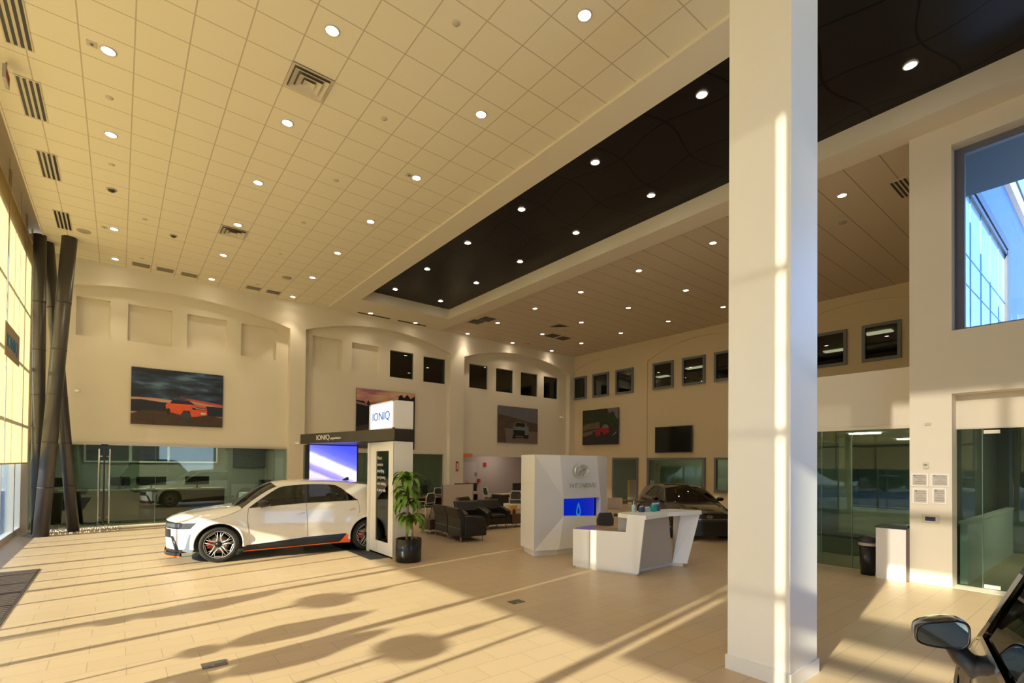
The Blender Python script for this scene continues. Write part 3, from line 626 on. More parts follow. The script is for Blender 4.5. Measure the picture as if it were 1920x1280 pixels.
# ===================== rooms seen through the glass =====================
gw = mat('office_wall_grey', (.34, .34, .30), .8, noise=.04); sage = mat('office_wall_sage', (.28, .31, .24), .8, noise=.04)
def room(nm, x0, x1, y0, y1, z0, z1, wm, fm, skip=''):
    m_ = MB(); t = .08
    if 'w' not in skip: m_.box((x0-t, y0, z0), (x0, y1, z1))
    if 'e' not in skip: m_.box((x1, y0, z0), (x1+t, y1, z1))
    if 's' not in skip: m_.box((x0-t, y0-t, z0), (x1+t, y0, z1))
    if 'n' not in skip: m_.box((x0-t, y1, z0), (x1+t, y1+t, z1))
    m_.box((x0-t, y0, z1), (x1+t, y1, z1+t))
    struct(m_.obj('wall_'+nm, wm))
    if z0 > .01: struct(MB().box((x0-t, y0, z0-t), (x1+t, y1, z0)).obj('floor', fm))
room('office_left', -2.2, 5.3, 19.96, 24.4, 0, 3.0, gw, dark_floor, 's')
room('office_middle', 5.5, 11.8, 19.98, 24, 0, 2.9, sage, dark_floor, 's')
room('alcove', 12.65, 19.6, 19.98, 22.2, 0, 2.9, mat('mauve_grey_wall', (.40, .33, .31), .8, noise=.03), dark_floor, 's')
room('upstairs_back', 8.8, 19.4, 20.0, 23, 5.1, 7.5, mat('upstairs_wall_taupe', (.20, .17, .12), .8, noise=.05), dark_floor, 's')
room('upstairs_right', 20.12, 25.5, 3.0, 20.0, 5.1, 7.0, mat('upstairs_wall_olive', (.13, .13, .09), .8, noise=.05), dark_floor, 'w')
room('office_right', 20.12, 23.8, 8.0, 18.0, 0, 2.9, sage, dark_floor, 'w')
pm = 0
for (u, v, lx, ly, nm) in ((1243, 705, .35, .7, 'small one in the window left of the brightest'), (1306, 688, .35, 1.1, 'long one in the second window from the big column'), (1568, 656, .35, .9, 'low in the window just right of the big column'), (1648, 622, .4, .8, 'in the window beside the pier')):
    p = zat(u, v, 6.98)
    o_ = MB().box((-lx/2, -ly/2, -.04), (lx/2, ly/2, 0)).obj('office_light_panel', emis_panel, loc=p); tag(o_, 'lit rectangular ceiling light panel upstairs, '+nm, 'light panel')
for (x, y, lx, ly, nm) in ((13.2, 3.80, .12, .58, 'nearest the glass, left of the pair'), (13.3, 2.75, .12, .34, 'right of the pair, ending at the pier'), (16.5, 3.75, .1, .5, 'deeper in the room')):
    o_ = MB().box((-lx/2, -ly/2, -.03), (lx/2, ly/2, 0)).obj('linear_light', mat('linear_lamp', (1, 1, 1), .5, emit=(1, .85, .62), es=22), loc=(x, y, 2.82)); tag(o_, 'thin lit linear light in the glass office, '+nm, 'ceiling light')
for (x, y, z, nm, es_) in ((0.3, 22.2, 2.98, 'in the left office over the counter', 4), (3.2, 22.2, 2.98, 'in the left office near the printer', 4), (8.5, 22, 2.88, 'in the office behind the kiosk', 2.0), (22.0, 13.0, 2.88, 'in the office behind the black car', 3.0), (16.0, 21.0, 2.88, 'in the alcove', 1.5), (17.3, 3.6, 2.82, 'at the back of the glass office by the pier', 4.0), (14.5, -.2, 3.28, 'in the room behind the right glass door', 6.0)):  # room lights added out of view to brighten the interiors behind glass
    o_ = MB().box((-.6, -.15, -.03), (.6, .15, 0)).obj('added_fill_light', mat('added_fill_lamp_%d' % int(es_*10), (1, 1, 1), .5, emit=(1, .9, .7), es=es_*6), loc=(x, y, z)); tag(o_, 'added fill light panel '+nm, 'ceiling light')
struct(MB().box((19.8, 2.55, 0), (19.88, 5.93, 2.8)).obj('wall_office', mat('dark_teal_wall', (.06, .09, .09), .7, noise=.05))); struct(MB().box((11.8, 5.88, 0), (19.8, 5.94, 2.8)).obj('wall_office', mat('dark_teal_wall')))
# left office: service counter, monitors, shelves
ct = thing('service_counter', 'long dark wooden service counter with pale top behind the left glass wall', 'counter', (-1.9, 21.0, 0))
MB().box((0, 0, .0), (5.0, .7, 1.0)).obj('body', wood, ct); MB().box((-.03, -.05, 1.0), (5.05, .75, 1.05)).obj('top', mat('pale_counter_top', (.7, .62, .48), .3, noise=.03), ct)
def monitor(x, y, z, w, h, lab, rz=0):
    t = thing('computer_monitor', lab, 'monitor', (x, y, z), rz, 'monitors on the left office counter')
    MB().box((-w/2, -.02, .12), (w/2, .02, .12+h)).obj('screen', black_pl, t); MB().box((-.03, .0, .0), (.03, .03, .2)).obj('neck', black_pl, t); MB().box((-.12, -.08, 0), (.12, .08, .012)).obj('foot', black_pl, t)
for (u, w, nm) in ((225, .55, 'leftmost of three, beside the door pulls'), (284, .85, 'middle one of three'), (370, .75, 'rightmost of three')):
    p = yat(u, 889, 21.4); monitor(p.x, 21.4, 1.05, w, .30, 'black monitor on the service counter, '+nm)
p = yat(100, 885, 21.2); monitor(p.x, 21.2, 1.05, .5, .3, 'black monitor on the counter seen between the leaning pipes')
sv = thing('back_shelf_window', 'wide white framed opening with dark blue panes on the left office back wall', 'window', (-1.0, 24.3, 1.95))
MB().panel(rect(0, 0, 4.3, 1.1), [rect(.06, .06, 1.32, 1.04), rect(1.42, .06, 2.55, 1.04), rect(2.62, .06, 4.24, 1.04)], -.06, .0, 'y').obj('frame', white_paint, sv)
MB().box((.05, -.02, .05), (4.25, -.01, 1.05)).obj('pane', mat('dark_blue_pane', (.012, .03, .07), .15, noise=.5, nscale=2), sv)
tg = thing('textured_panel', 'grey rough stone-look panel on the left office back wall', 'panel', (3.9, 24.38, 1.75))
MB().box((0, -.05, 0), (1.3, 0, 1.2)).obj('slab', mat('rough_grey_stone', (.16, .16, .17), .9, noise=.5, nscale=14, bump=.8), tg)
pr = thing('office_printer', 'grey multifunction printer on a white cabinet in the left office', 'printer', (4.85, 22.8, 0))
MB().box((-.9, -.3, 0), (.3, .4, .75)).obj('cabinet', white_paint, pr); MB().box((-.3, -.25, .75), (.25, .3, 1.15)).obj('body', mat('printer_grey', (.14, .14, .14), .5, noise=.05), pr); MB().box((-.2, -.22, 1.15), (.2, .25, 1.27)).obj('scanner_lid', black_pl, pr)
# reception item in office behind right door, green glass dividers
oc = thing('office_cabinet', 'tall grey cabinet inside the doorway of the right wall', 'cabinet', (21.0, 15.3, 0)); MB().box((0, 0, 0), (.5, 1.2, 1.25)).obj('body', mat('cab_grey', (.35, .33, .30), .6, noise=.03), oc); MB().box((.0, 1.2, 0), (.5, 1.32, 1.25)).obj('side_panel', mat('cab_yellow', (.6, .48, .25), .6, noise=.03), oc)
# alcove fittings
ad = thing('alcove_door', 'plain pale flush door in the alcove under the back wall windows', 'door', (14.1, 22.16, 0)); MB().box((0, -.05, .01), (1.0, .0, 2.1)).obj('door_leaf', mat('pale_mauve_door', (.46, .38, .36), .6, noise=.02), ad); MB().tube([(.9, -.06, 1.0), (.9, -.12, 1.0), (.8, -.12, 1.0)], .012, 8).obj('door_handle', steel, ad)
for (u, v, nm) in ((910, 870, 'upper red fire alarm unit on the alcove wall'), (898, 901, 'lower red fire alarm box on the alcove wall')):
    p = yat(u, v, 22.12); o_ = MB().box((-.07, -.05, -.10), (.07, .04, .10)).obj('fire_alarm', red_pl, loc=p, bevel=.01); tag(o_, nm, 'fire alarm')
p = yat(892, 889, 22.12); tag(MB().box((-.07, -.03, -.1), (.07, .04, .1)).obj('wall_keypad', grey_frame, loc=p), 'small dark keypad on the alcove wall between the red boxes', 'keypad')
p = yat(876, 853, 19.6); o_ = MB().box((-.32, -.02, -.08), (.25, .02, .08)).obj('orange_sign', mat('orange_sign_face', (.75, .22, .06), .5, noise=.05), loc=(p.x, 19.55, p.z)); tag(o_, 'small orange sign at the top left of the alcove opening', 'sign')
p = yat(857, 873, 19.48); t = thing('fire_extinguisher_sign', 'narrow red and white vertical sign on the pilaster by the alcove', 'sign', (p.x, 19.49, p.z)); MB().box((-.06, -.02, -.25), (.06, 0, .2)).obj('plate', red_pl, t); MB().box((-.02, -.024, -.17), (.02, -.02, .12)).obj('white_lettering_band', white_paint, t)
# ===================== branded kiosk by the white car =====================
ks = thing('display_kiosk', 'white and black display kiosk with dark canopy, lit sign box and large screen', 'kiosk', (4.58, 9.8, 0))
wl_ = white_gloss
pf = MB(); pf.panel(rect(0, 0, 1.29, 2.5), [rect(.25, .30, .92, 2.30)], 0, .05, 'x'); pf.box((.0, 0, 0), (.45, .03, 2.5)); pf.box((.42, 0, 0), (.45, 1.29, 2.5)); pf.box((0, 0, 0), (.45, 1.29, .04)); pf.box((-.05, 1.20, 0.0), (.0, 1.29, 2.5))
pf.obj('pillar', wl_, ks, bevel=.004)
MB().box((.02, .25, .30), (.03, .92, 2.30)).obj('tinted_window', glass_mat('kiosk_black_glass', (.30, .29, .28), .05), ks)
MB().box((.035, .26, 1.30), (.05, .91, 2.30)).obj('black_text_panel', mat('panel_black', (.012, .012, .013), .4, noise=.1), ks)
lines = [('When it', .24), ('comes to', .30), ('electrifying', .37), ('your journey,', .44), ("we're thinking", .47), ('of every mile.', .46)]
for i, (s_, w_) in enumerate(lines):
    text_mesh(s_, .105, .002, frame_T((.014, .88, 2.11-.142*i), (0, -1, 0), (0, 0, 1)), mat('white_print', (.8, .78, .74), .5, noise=.02), 'text_line', ks, w_)
MB().box((.44, .04, .02), (.462, .3, 2.48)).obj('edge_trim', steel, ks)
cn = MB(); cn.prism([(-.0, -.03), (.47, -.03), (1.25, 4.0), (-.80, 4.0)], 2.52, 2.77, 'z'); cn.obj('canopy', mat('canopy_dark_brown', (.035, .026, .018), .3, .3, noise=.05), ks)
text_mesh('IONIQ', .17, .004, frame_T((-.640, 3.15, 2.60), (.1985, -1, 0), (0, 0, 1)), mat('white_print'), 'lettering', ks, .62)
text_mesh('experience', .09, .004, frame_T((-.512, 2.50, 2.60), (.1985, -1, 0), (0, 0, 1)), mat('white_print'), 'lettering', ks, .48)
lb = MB(); lb.box((.02, .0, 2.77), (.45, 1.32, 3.38)); lb.box((-.01, 0, 3.35), (.02, 1.32, 3.38)); lb.box((-.01, 0, 2.77), (.02, 1.32, 2.80)); lb.box((-.01, 0, 2.77), (.02, .06, 3.38)); lb.box((-.01, 1.25, 2.77), (.02, 1.32, 3.38))
lb.obj('sign_box', wl_, ks, bevel=.003)
MB().box((.0, .07, 2.81), (.018, 1.24, 3.345)).obj('lit_sign_face', mat('lit_sign_white', (.8, .82, .95), .4, emit=(.72, .76, 1.0), es=SIGN), ks)
text_mesh('IONIQ', .26, .003, frame_T((-.006, 1.13, 2.99), (0, -1, 0), (0, 0, 1)), blue_let, 'lettering', ks, .92)
MB().box((-.66, 4.03, .0), (-.55, 4.2, 2.5)).obj('screen_side_panel', mat('dark_olive_panel', (.04, .038, .028), .3, noise=.1), ks)
MB().box((-.56, 4.10, 1.0), (.82, 4.2, 2.53)).obj('screen_casing', black_pl, ks)
# led wall image: blue sky, pale dune bands
m = bpy.data.materials.new('lit_screen_image'); m.use_nodes = True; nt = m.node_tree; b = nt.nodes['Principled BSDF']
tc = nd(nt, 'ShaderNodeTexCoord'); sp = nd(nt, 'ShaderNodeSeparateXYZ'); nt.links.new(tc.outputs['Object'], sp.inputs[0])
nz = nd(nt, 'ShaderNodeTexNoise'); nz.inputs['Scale'].default_value = 5; nz.inputs['Detail'].default_value = 5; nt.links.new(tc.outputs['Object'], nz.inputs[0])
a = mth(nt, 'ADD', sp.outputs['Z'], mth(nt, 'MULTIPLY', sp.outputs['X'], .42)); a = mth(nt, 'ADD', a, mth(nt, 'MULTIPLY', mth(nt, 'SUBTRACT', nz.outputs[0], .5), .05)); a = mth(nt, 'DIVIDE', mth(nt, 'SUBTRACT', a, .8), 2.0)
r = nd(nt, 'ShaderNodeValToRGB'); nt.links.new(a, r.inputs[0]); els = r.color_ramp.elements
els[0].position = .20; els[0].color = (.55, .45, .85, 1); els[1].position = .9; els[1].color = (.06, .08, .72, 1)
for p_, c_ in ((.38, (.72, .62, .95)), (.42, (.25, .22, .62)), (.48, (.35, .30, .75)), (.52, (.78, .68, .98)), (.64, (.70, .66, 1.0)), (.67, (.22, .24, .85)), (.75, (.12, .14, .80))):
    e_ = els.new(p_); e_.color = (*c_, 1)
nt.links.new(r.outputs[0], b.inputs['Base Color']); nt.links.new(r.outputs[0], b.inputs['Emission Color']); b.inputs['Emission Strength'].default_value = SCRN; b.inputs['Base Color'].default_value = (0, 0, 0, 1)
MB().box((-.53, 4.09, 1.05), (.78, 4.101, 2.50)).obj('lit_screen', m, ks)
# ===================== potted plant =====================
pt = thing('potted_corn_plant', 'tall green corn plant in a glossy black cylindrical pot beside the kiosk', 'potted plant', (4.76, 9.42, 0))
MB().lathe([(0, .0), (.25, .0), (.265, .02), (.265, .47), (.255, .475), (.248, .465), (.248, .40), (0, .40)], seg=36).obj('pot', mat('pot_black', (.02, .018, .017), .22, .3, noise=.1), pt)
MB().lathe([(0, .415), (.22, .40)], seg=20).obj('soil', mat('soil', (.05, .035, .02), .9, noise=.4, nscale=30), pt)
MB().tube([(-.03, .02, .4), (-.05, .0, .8), (-.02, -.02, 1.3), (-.04, 0, 1.66)], [.028, .025, .022, .02], 10).obj('cane', mat('cane_bark', (.36, .25, .13), .8, noise=.3, nscale=25), pt)
MB().tube([(.06, -.02, .4), (.07, -.04, .62), (.05, -.03, .8)], [.022, .02, .016], 10).obj('cane', mat('cane_bark'), pt)
leaf_m = bpy.data.materials.new('glossy_green_leaf'); leaf_m.use_nodes = True; nt = leaf_m.node_tree; b = nt.nodes['Principled BSDF']
tc = nd(nt, 'ShaderNodeTexCoord'); nz = nd(nt, 'ShaderNodeTexNoise'); nz.inputs['Scale'].default_value = 9; nt.links.new(tc.outputs['Object'], nz.inputs[0])
mx = nd(nt, 'ShaderNodeMix', data_type='RGBA'); mx.inputs[6].default_value = (.035, .11, .008, 1); mx.inputs[7].default_value = (.20, .36, .02, 1); nt.links.new(nz.outputs[0], mx.inputs[0]); nt.links.new(mx.outputs[2], b.inputs['Base Color']); b.inputs['Roughness'].default_value = .35
random.seed(11)
def leaf(mb, base, az, L, w, droop, up=.5):
    n = 9; P = []
    d = Vector((math.cos(az), math.sin(az), 0)); s_ = Vector((-math.sin(az), math.cos(az), 0)); pos = Vector(base); ang = up
    for i in range(n+1):
        t = i/n; ww = w*math.sin(PI*min(1, (t*.93+.07)))**.6*(1-.15*t) if t < 1 else .002
        P.append([pos-s_*ww+Vector((0, 0, ww*.35)), pos, pos+s_*ww+Vector((0, 0, ww*.35))])
        pos = pos+(d*math.cos(ang)+Vector((0, 0, 1))*math.sin(ang))*(L/n); ang -= droop/n
    mb.grid(P)
for (bx, by, bz, cnt, L, nm) in ((-.04, 0, 1.66, 22, .46, 'top'), (-.03, -.01, 1.38, 22, .46, 'mid'), (-.04, 0, 1.16, 22, .46, 'mid2'), (.05, -.03, .82, 24, .48, 'low')):
    for k in range(cnt):
        lf = MB(); az = k*2.4+random.uniform(-.3, .3); leaf(lf, (bx, by, bz+random.uniform(-.06, .08)), az, L*random.uniform(.8, 1.15), .052*random.uniform(.8, 1.2), random.uniform(2.3, 3.1), random.uniform(.5, 1.3))
        lf.obj('leaf', leaf_m, pt, fix=False)
# ===================== feature wall with emblem =====================
Y0 = 8.05
P = {n: Vector(p) for n, p in dict(TL=yat(1003, 851, 8.22), T1=yat(1050, 852, Y0), M1=yat(1057, 935, 8.2), M2=yat(1057, 967, 8.2), B1=yat(1048, 1031, Y0), BL=yat(1001, 1033, 8.22), T2=yat(1119, 855, Y0), T3=yat(1138, 856, 8.4), N1=yat(1126, 932, 8.2), N2=yat(1126, 967, 8.2)).items()}
P['B1'].z = P['BL'].z = .13; P['TL'].z = P['T1'].z = P['T2'].z = P['T3'].z = 2.25
P['B2'] = P['T2']+Vector((.02, 0, 0)); P['B2'].z = .13; P['B3'] = P['T3'].copy(); P['B3'].z = .13
P['LT'] = Vector((7.42, 8.98, 2.25)); P['LB'] = Vector((7.42, 8.98, .13)); P['RT'] = Vector((9.55, 9.0, 2.25)); P['RB'] = Vector((9.55, 9.0, .13))
P['N1b'] = P['N1']+Vector((.0, .14, 0)); P['N2b'] = P['N2']+Vector((.0, .14, 0)); P['M1b'] = P['M1']+Vector((0, .14, 0)); P['M2b'] = P['M2']+Vector((0, .14, 0))
org = Vector((7.17, 8.05, 0))
fwt = thing('feature_wall', 'tall white faceted brand wall with chrome emblem and blue niche behind the reception desk', 'display wall', org)
ids = list(P); vv = [P[i]-org for i in ids]; I = {n: i for i, n in enumerate(ids)}
fs = ['LT TL BL LB', 'TL T1 M1', 'TL M1 M2 BL', 'M2 B1 BL', 'T1 T2 N1 M1', 'M2 N2 B2 B1', 'T2 T3 N1', 'N1 T3 B3 N2', 'N2 B3 B2', 'T3 RT RB B3', 'RT LT LB RB', 'M1 N1 N1b M1b', 'M2 M2b N2b N2', 'M1 M1b M2b M2', 'N1 N2 N2b N1b', 'TL LT RT T3 T2 T1', 'BL B1 B2 B3 RB LB']
MB().add(vv, [tuple(I[q] for q in f.split()) for f in fs]).obj('faceted_body', white_gloss, fwt)
pl_ = MB(); pl_.prism([(.07, .25), (.60, .07), (1.9, .07), (2.25, .4), (2.3, .9), (.33, .9)], 0, .135, 'z'); pl_.obj('plinth', white_paint, fwt)
m = mat('blue_lit_backing', (.0, .01, .25), .15, emit=(.0, .006, .20), es=BLUE)
a_, b_ = P['M1b']-org, P['N2b']-org
MB().box((a_.x, a_.y-.012, b_.z), (b_.x-.09, a_.y-.004, a_.z)).obj('blue_niche_panel', m, fwt)
dr = MB(); cx_, cz_ = (a_.x+b_.x)/2-.02, b_.z+.17
drop = [(cx_+.10*math.sin(t)*math.sin(t/2)**1.5, cz_+.16*math.cos(t)+.02) for t in [2*PI*i/28 for i in range(28)]]
drop2 = [(cx_+(x-cx_)*.72, cz_+(z-cz_)*.76) for x, z in drop]
dr.panel(drop, [drop2], a_.y-.03, a_.y-.012, 'y'); dr.obj('droplet_emblem', mat('droplet_teal', (.05, .35, .45), .3, noise=.1, emit=(.02, .25, .35), es=.3), fwt)
# emblem: tilted H in an ellipse
ctr = yat(1089, 882, 8.03)-org
em = MB(); R1, R2 = .215, .135; yy = ctr.y-.03
tor = []
for i in range(48):
    a = 2*PI*i/48; c = Vector((math.cos(a)*R1, 0, math.sin(a)*R2)); n_v = Vector((math.cos(a)/R1, 0, math.sin(a)/R2)).normalized()
    tor.append([ctr+Vector((0, -.03, 0))+c+n_v*math.cos(b_)*.019+Vector((0, 1, 0))*math.sin(b_)*.019 for b_ in [2*PI*k/8 for k in range(8)]])
tor.append(tor[0]); em.grid(tor, closed=True)
def hstroke(pts, w):
    L_ = [(x-w(i), z) for i, (x, z) in enumerate(pts)]; R_ = [(x+w(i), z) for i, (x, z) in enumerate(pts)][::-1]
    em.prism([(ctr.x+x, ctr.z+z) for x, z in L_+R_], yy-.018, yy+.012, 'y')
hstroke([(-.125, -.105), (-.095, -.05), (-.06, .02), (-.035, .118)], lambda i: .026-.004*i)
hstroke([(.035, -.118), (.06, -.02), (.095, .05), (.125, .105)], lambda i: .014+.004*i)
em.prism([(ctr.x-.08, ctr.z-.035), (ctr.x+.0, ctr.z-.005), (ctr.x+.09, ctr.z+.035), (ctr.x+.07, ctr.z+.065), (ctr.x-.01, ctr.z+.02), (ctr.x-.08, ctr.z+.0)], yy-.018, yy+.012, 'y')
em.obj('chrome_emblem', mat('bright_chrome', (.80, .79, .77), .22, .75, noise=.02), fwt)
lt_ = yat(1066, 914, 8.03)-org
text_mesh('HYUNDAI', .15, .012, frame_T((lt_.x, yy, lt_.z), (1, 0, 0), (0, 0, 1)), mat('bright_chrome'), 'chrome_lettering', fwt, .88)
# ===================== reception desk =====================
do = Vector((7.13, 6.99, 0)); dk = thing('reception_desk', 'white angular reception desk with a low left wing and slanted right end', 'desk', do)
sx = Vector((7.53, 5.69, 0))-do; sx.normalize(); T = frame_T((0, 0, 0), sx, (0, 0, 1))
MB().panel([(0, .03), (.36, .03), (.36, .765), (0, .755)], [], -.04, 0, 'z', T=T).obj('side_panel', white_gloss, dk, bevel=.003)
MB().panel([(.367, .03), (1.345, .03), (1.36, .10), (1.47, 1.12), (1.135, 1.12), (1.10, .785), (.367, .765)], [], -.04, 0, 'z', T=T).obj('side_panel', white_gloss, dk, bevel=.003)
MB().prism([(.03, -.05), (.41, -1.25), (.72, -1.08), (1.72, -1.08), (1.86, -1.28), (1.95, -1.2), (1.8, -.9), (.6, -.9), (.3, -.05)], 0, .06, 'z').obj('toe_kick', mat('toe_kick_white', (.7, .68, .64), .5, noise=.02), dk)
# front fascia, recessed, leaning outward to the top slab
fa = MB(); fa.add([(.42, -1.30, .06), (.74, -1.11, .06), (1.74, -1.11, .06), (1.74, -1.02, 1.03), (.50, -1.02, 1.03), (.47, -1.38, 1.03)], [(0, 1, 4, 5), (1, 2, 3, 4)]); fa.obj('front_fascia', mat('taupe_fascia', (.50, .42, .34), .45, noise=.03), dk)
lg = MB(); b0 = [(1.74, -1.11, .06), (1.90, -1.35, .06), (1.98, -1.3, .06), (1.9, -1.0, .06)]; t0 = [(1.90, -1.2, 1.04), (2.24, -1.42, 1.04), (2.30, -1.36, 1.04), (2.1, -.9, 1.04)]
lg.add(b0+t0, [(0, 1, 5, 4), (1, 2, 6, 5), (2, 3, 7, 6), (3, 0, 4, 7), (0, 3, 2, 1), (4, 5, 6, 7)]); lg.obj('slanted_end_panel', white_gloss, dk)
ts = MB(); ts.prism([(.33, -1.08), (.44, -1.42), (1.3, -1.30), (2.26, -1.45), (2.32, -1.38), (2.05, -.85), (.6, -.72), (.40, -.80)], 1.04, 1.12, 'z'); ts.obj('counter_top', white_gloss, dk, bevel=.003)
MB().prism([(.01, -.02), (.33, -1.06), (.6, -.80), (2.0, -.90), (2.0, -.2), (.9, -.15), (.75, .15), (.2, .1)], .735, .765, 'z').obj('worktop', mat('brown_worktop', (.36, .26, .18), .2, noise=.05), dk)
MB().prism([(.4, .05), (.7, .1), (.85, -.2), (.6, -.2)], 0.03, .735, 'z').obj('pedestal', white_paint, dk)
MB().box((1.3, -.5, .03), (1.7, -.2, .735)).obj('pedestal', white_paint, dk)
# items on the desk
hs = thing('sanitizer_bottle', 'clear blue-labelled pump bottle standing on the desk counter', 'bottle', (7.93, 6.13, 1.12)); MB().lathe([(0, 0), (.035, 0), (.035, .13), (.012, .15), (.012, .17), (0, .17)], seg=16).obj('bottle_body', mat('aqua_label', (.35, .60, .60), .3, noise=.1), hs); MB().tube([(0, 0, .17), (0, 0, .205), (.035, 0, .20)], .007, 8).obj('pump', white_gloss, hs)
for (x, y, rz, w, h, c, nm) in ((8.08, 6.05, .15, .14, .12, (.03, .06, .14), 'dark blue brochure card propped on the desk counter'), (8.22, 6.02, -.2, .12, .10, (.35, .40, .42), 'pale grey brochure card on the desk counter beside the bottle'), (8.38, 5.98, .1, .13, .17, (.0, .33, .27), 'teal brochure box standing on the desk counter'), (8.53, 6.0, -.1, .10, .17, (.03, .10, .20), 'blue brochure box right of the teal one')):
    t = thing('brochure_box', nm, 'brochure', (x, y, 1.12), rz); MB().box((-w/2, -.03, 0), (w/2, .03, h*.8)).obj('holder', mat('card_%d' % int(x*100), c, .4, noise=.25, nscale=15), t); MB().box((-w/2+.01, -.01, h*.8), (w/2-.01, .01, h)).obj('cards', mat('card_white', (.6, .62, .6), .5, noise=.1), t)
t = thing('document_stand', 'grey acrylic document stand on the low desk worktop', 'document stand', (7.63, 6.10, .768), -1.1); MB().box((-.13, -.01, 0), (.13, .01, .33)).obj('page_holder', mat('grey_printed_sheet', (.33, .32, .36), .4, noise=.2, nscale=30), t); MB().box((-.13, -.01, 0), (.13, .08, .006)).obj('foot', mat('acrylic_grey', (.3, .3, .34), .3, noise=.05), t)
# ===================== seating =====================
def armchair(label, loc, rz, first=[None], group='black leather armchairs in the lounge'):
    if first[0]: return dup(first[0], loc, rz, label, group)
    t = thing('leather_armchair', label, 'armchair', loc, rz, group)   # faces -Y locally
    MB().box((-.40, -.38, .14), (.40, .36, .36)).obj('base', leather, t, bevel=.02)
    MB().box((-.28, -.40, .36), (.28, .22, .46)).obj('seat', leather, t, bevel=.04)
    bk_ = MB(); prof = [(.20, .36), (.18, .60), (.32, .86), (.38, .89), (.46, .86), (.36, .60), (.34, .14), (.22, .14)]
    bk_.prism(prof, -.40, .40, 'x', smooth=False); bk_.obj('backrest', leather, t, bevel=.03)
    for s in (-1, 1):
        ar = MB(); ar.prism([(-.40, .14), (.25, .14), (.25, .66), (.0, .665), (-.30, .60), (-.40, .55)], s*.29 if s > 0 else -.42, s*.42 if s > 0 else -.29, 'x'); ar.obj('arm', leather, t, bevel=.035)
    for x in (-.34, .34):
        for y in (-.32, .32): MB().tube([(x, y, 0), (x, y, .14)], .016, 10).obj('leg', steel, t)
    first[0] = t; return t
armchair('black leather armchair nearest the camera in the lounge, its side panel toward us', (7.32, 11.15, 0), PI/2-.12)
armchair('black leather armchair directly behind the nearest one, facing right', (7.42, 12.03, 0), PI/2-.05)
armchair('black leather armchair facing us in the middle of the lounge', (8.45, 12.6, 0), -.1)
armchair('black leather armchair facing us at the right end of the lounge row', (9.38, 12.75, 0), -.1)
armchair('black leather armchair mostly hidden behind the lounge row', (9.5, 14.1, 0), .5)
def sidetable(label, loc, rz, w=.55):
    t = thing('side_table', label, 'table', loc, rz); MB().box((-w/2, -w/2, .12), (w/2, w/2, .42)).obj('box_top', wood, t, bevel=.01)
    for x in (-1, 1):
        for y in (-1, 1): MB().tube([(x*(w/2-.06), y*(w/2-.06), 0), (x*(w/2-.06), y*(w/2-.06), .12)], .014, 8).obj('leg', steel, t)
sidetable('low dark wood cube table left of the lounge armchairs', (7.25, 12.85, 0), .1)
sidetable('low dark wood cube table right of the lounge armchairs', (10.15, 12.6, 0), -.1)
t = thing('folded_card', 'tall folded paper card standing on the left cube table', 'card', (7.22, 12.75, .42)); MB().add([(-.1, 0, 0), (.1, 0, 0), (0, .03, .42), (-.1, .12, 0), (.1, .12, 0)], [(0, 1, 2), (3, 2, 4)]).obj('paper', mat('cream_card', (.5, .42, .34), .7, noise=.05), t)
t = thing('display_box', 'small orange and cream box standing on the right cube table', 'box', (10.0, 12.5, .42)); MB().box((-.14, -.05, 0), (.14, .05, .28)).obj('carton', mat('carton_orange', (.7, .38, .14), .5, noise=.15), t); MB().prism([(-.06, 0), (.06, 0), (.06, .12), (0, .18), (-.06, .12)], -.055, -.05, 'y').obj('arch_print', wood, t)
t = thing('dark_planter', 'small dark bowl with dry foliage on the floor between the lounge chairs', 'planter', (7.9, 13.6, 0)); MB().lathe([(0, 0), (.15, 0), (.2, .45), (.18, .45), (0, .4)], seg=18).obj('bowl', black_pl, t)
random.seed(5); fo = MB()
for k in range(26): leaf(fo, (0, 0, .42), k*2.4, random.uniform(.2, .4), .012, 1.6, random.uniform(.6, 1.3))
fo.obj('foliage', mat('dry_foliage', (.12, .11, .05), .7, noise=.4), t)
def taskchair(label, loc, rz, first=[None], group='white framed mesh office chairs'):
    if first[0]: return dup(first[0], loc, rz, label, group)
    t = thing('office_chair', label, 'chair', loc, rz, group)
    wf = mat('white_chair_frame', (.62, .60, .55), .4, noise=.03)
    MB().tube([(-.2, .22, .60), (-.24, .24, .78), (-.17, .27, .95), (.17, .27, .95), (.24, .24, .78), (.2, .22, .60), (-.2, .22, .60)], .018, 8).obj('back_frame', wf, t)
    MB().grid([[(-.19, .225, .62), (.19, .225, .62)], [(-.22, .25, .78), (.22, .25, .78)], [(-.16, .27, .94), (.16, .27, .94)]]).obj('back_mesh', fabric, t)
    MB().box((-.23, -.24, .44), (.23, .2, .50)).obj('seat', fabric, t, bevel=.02)
    MB().tube([(-.25, .18, .47), (-.25, .22, .66), (-.25, -.2, .66), (-.25, -.2, 0)], .012, 8).obj('side_frame', wf, t); MB().tube([(.25, .18, .47), (.25, .22, .66), (.25, -.2, .66), (.25, -.2, 0)], .012, 8).obj('side_frame', wf, t)
    MB().tube([(-.25, .22, .47), (-.25, .24, 0)], .012, 8).obj('leg', wf, t); MB().tube([(.25, .22, .47), (.25, .24, 0)], .012, 8).obj('leg', wf, t)
    first[0] = t; return t
taskchair('white framed mesh chair at the desk left of the lounge, beside the plant', (8.75, 16.0, 0), PI+.3)
taskchair('white framed mesh chair at the desk beside the brand wall', (12.6, 15.6, 0), PI-.6)
taskchair('dark mesh chair turned sideways near the alcove desk', (13.3, 18.3, 0), 1.4)
taskchair('mesh chair behind the left lounge desk partition', (11.0, 18.7, 0), .2)
taskchair('mesh chair by the far right desk near the alcove', (15.0, 16.9, 0), 2.2)
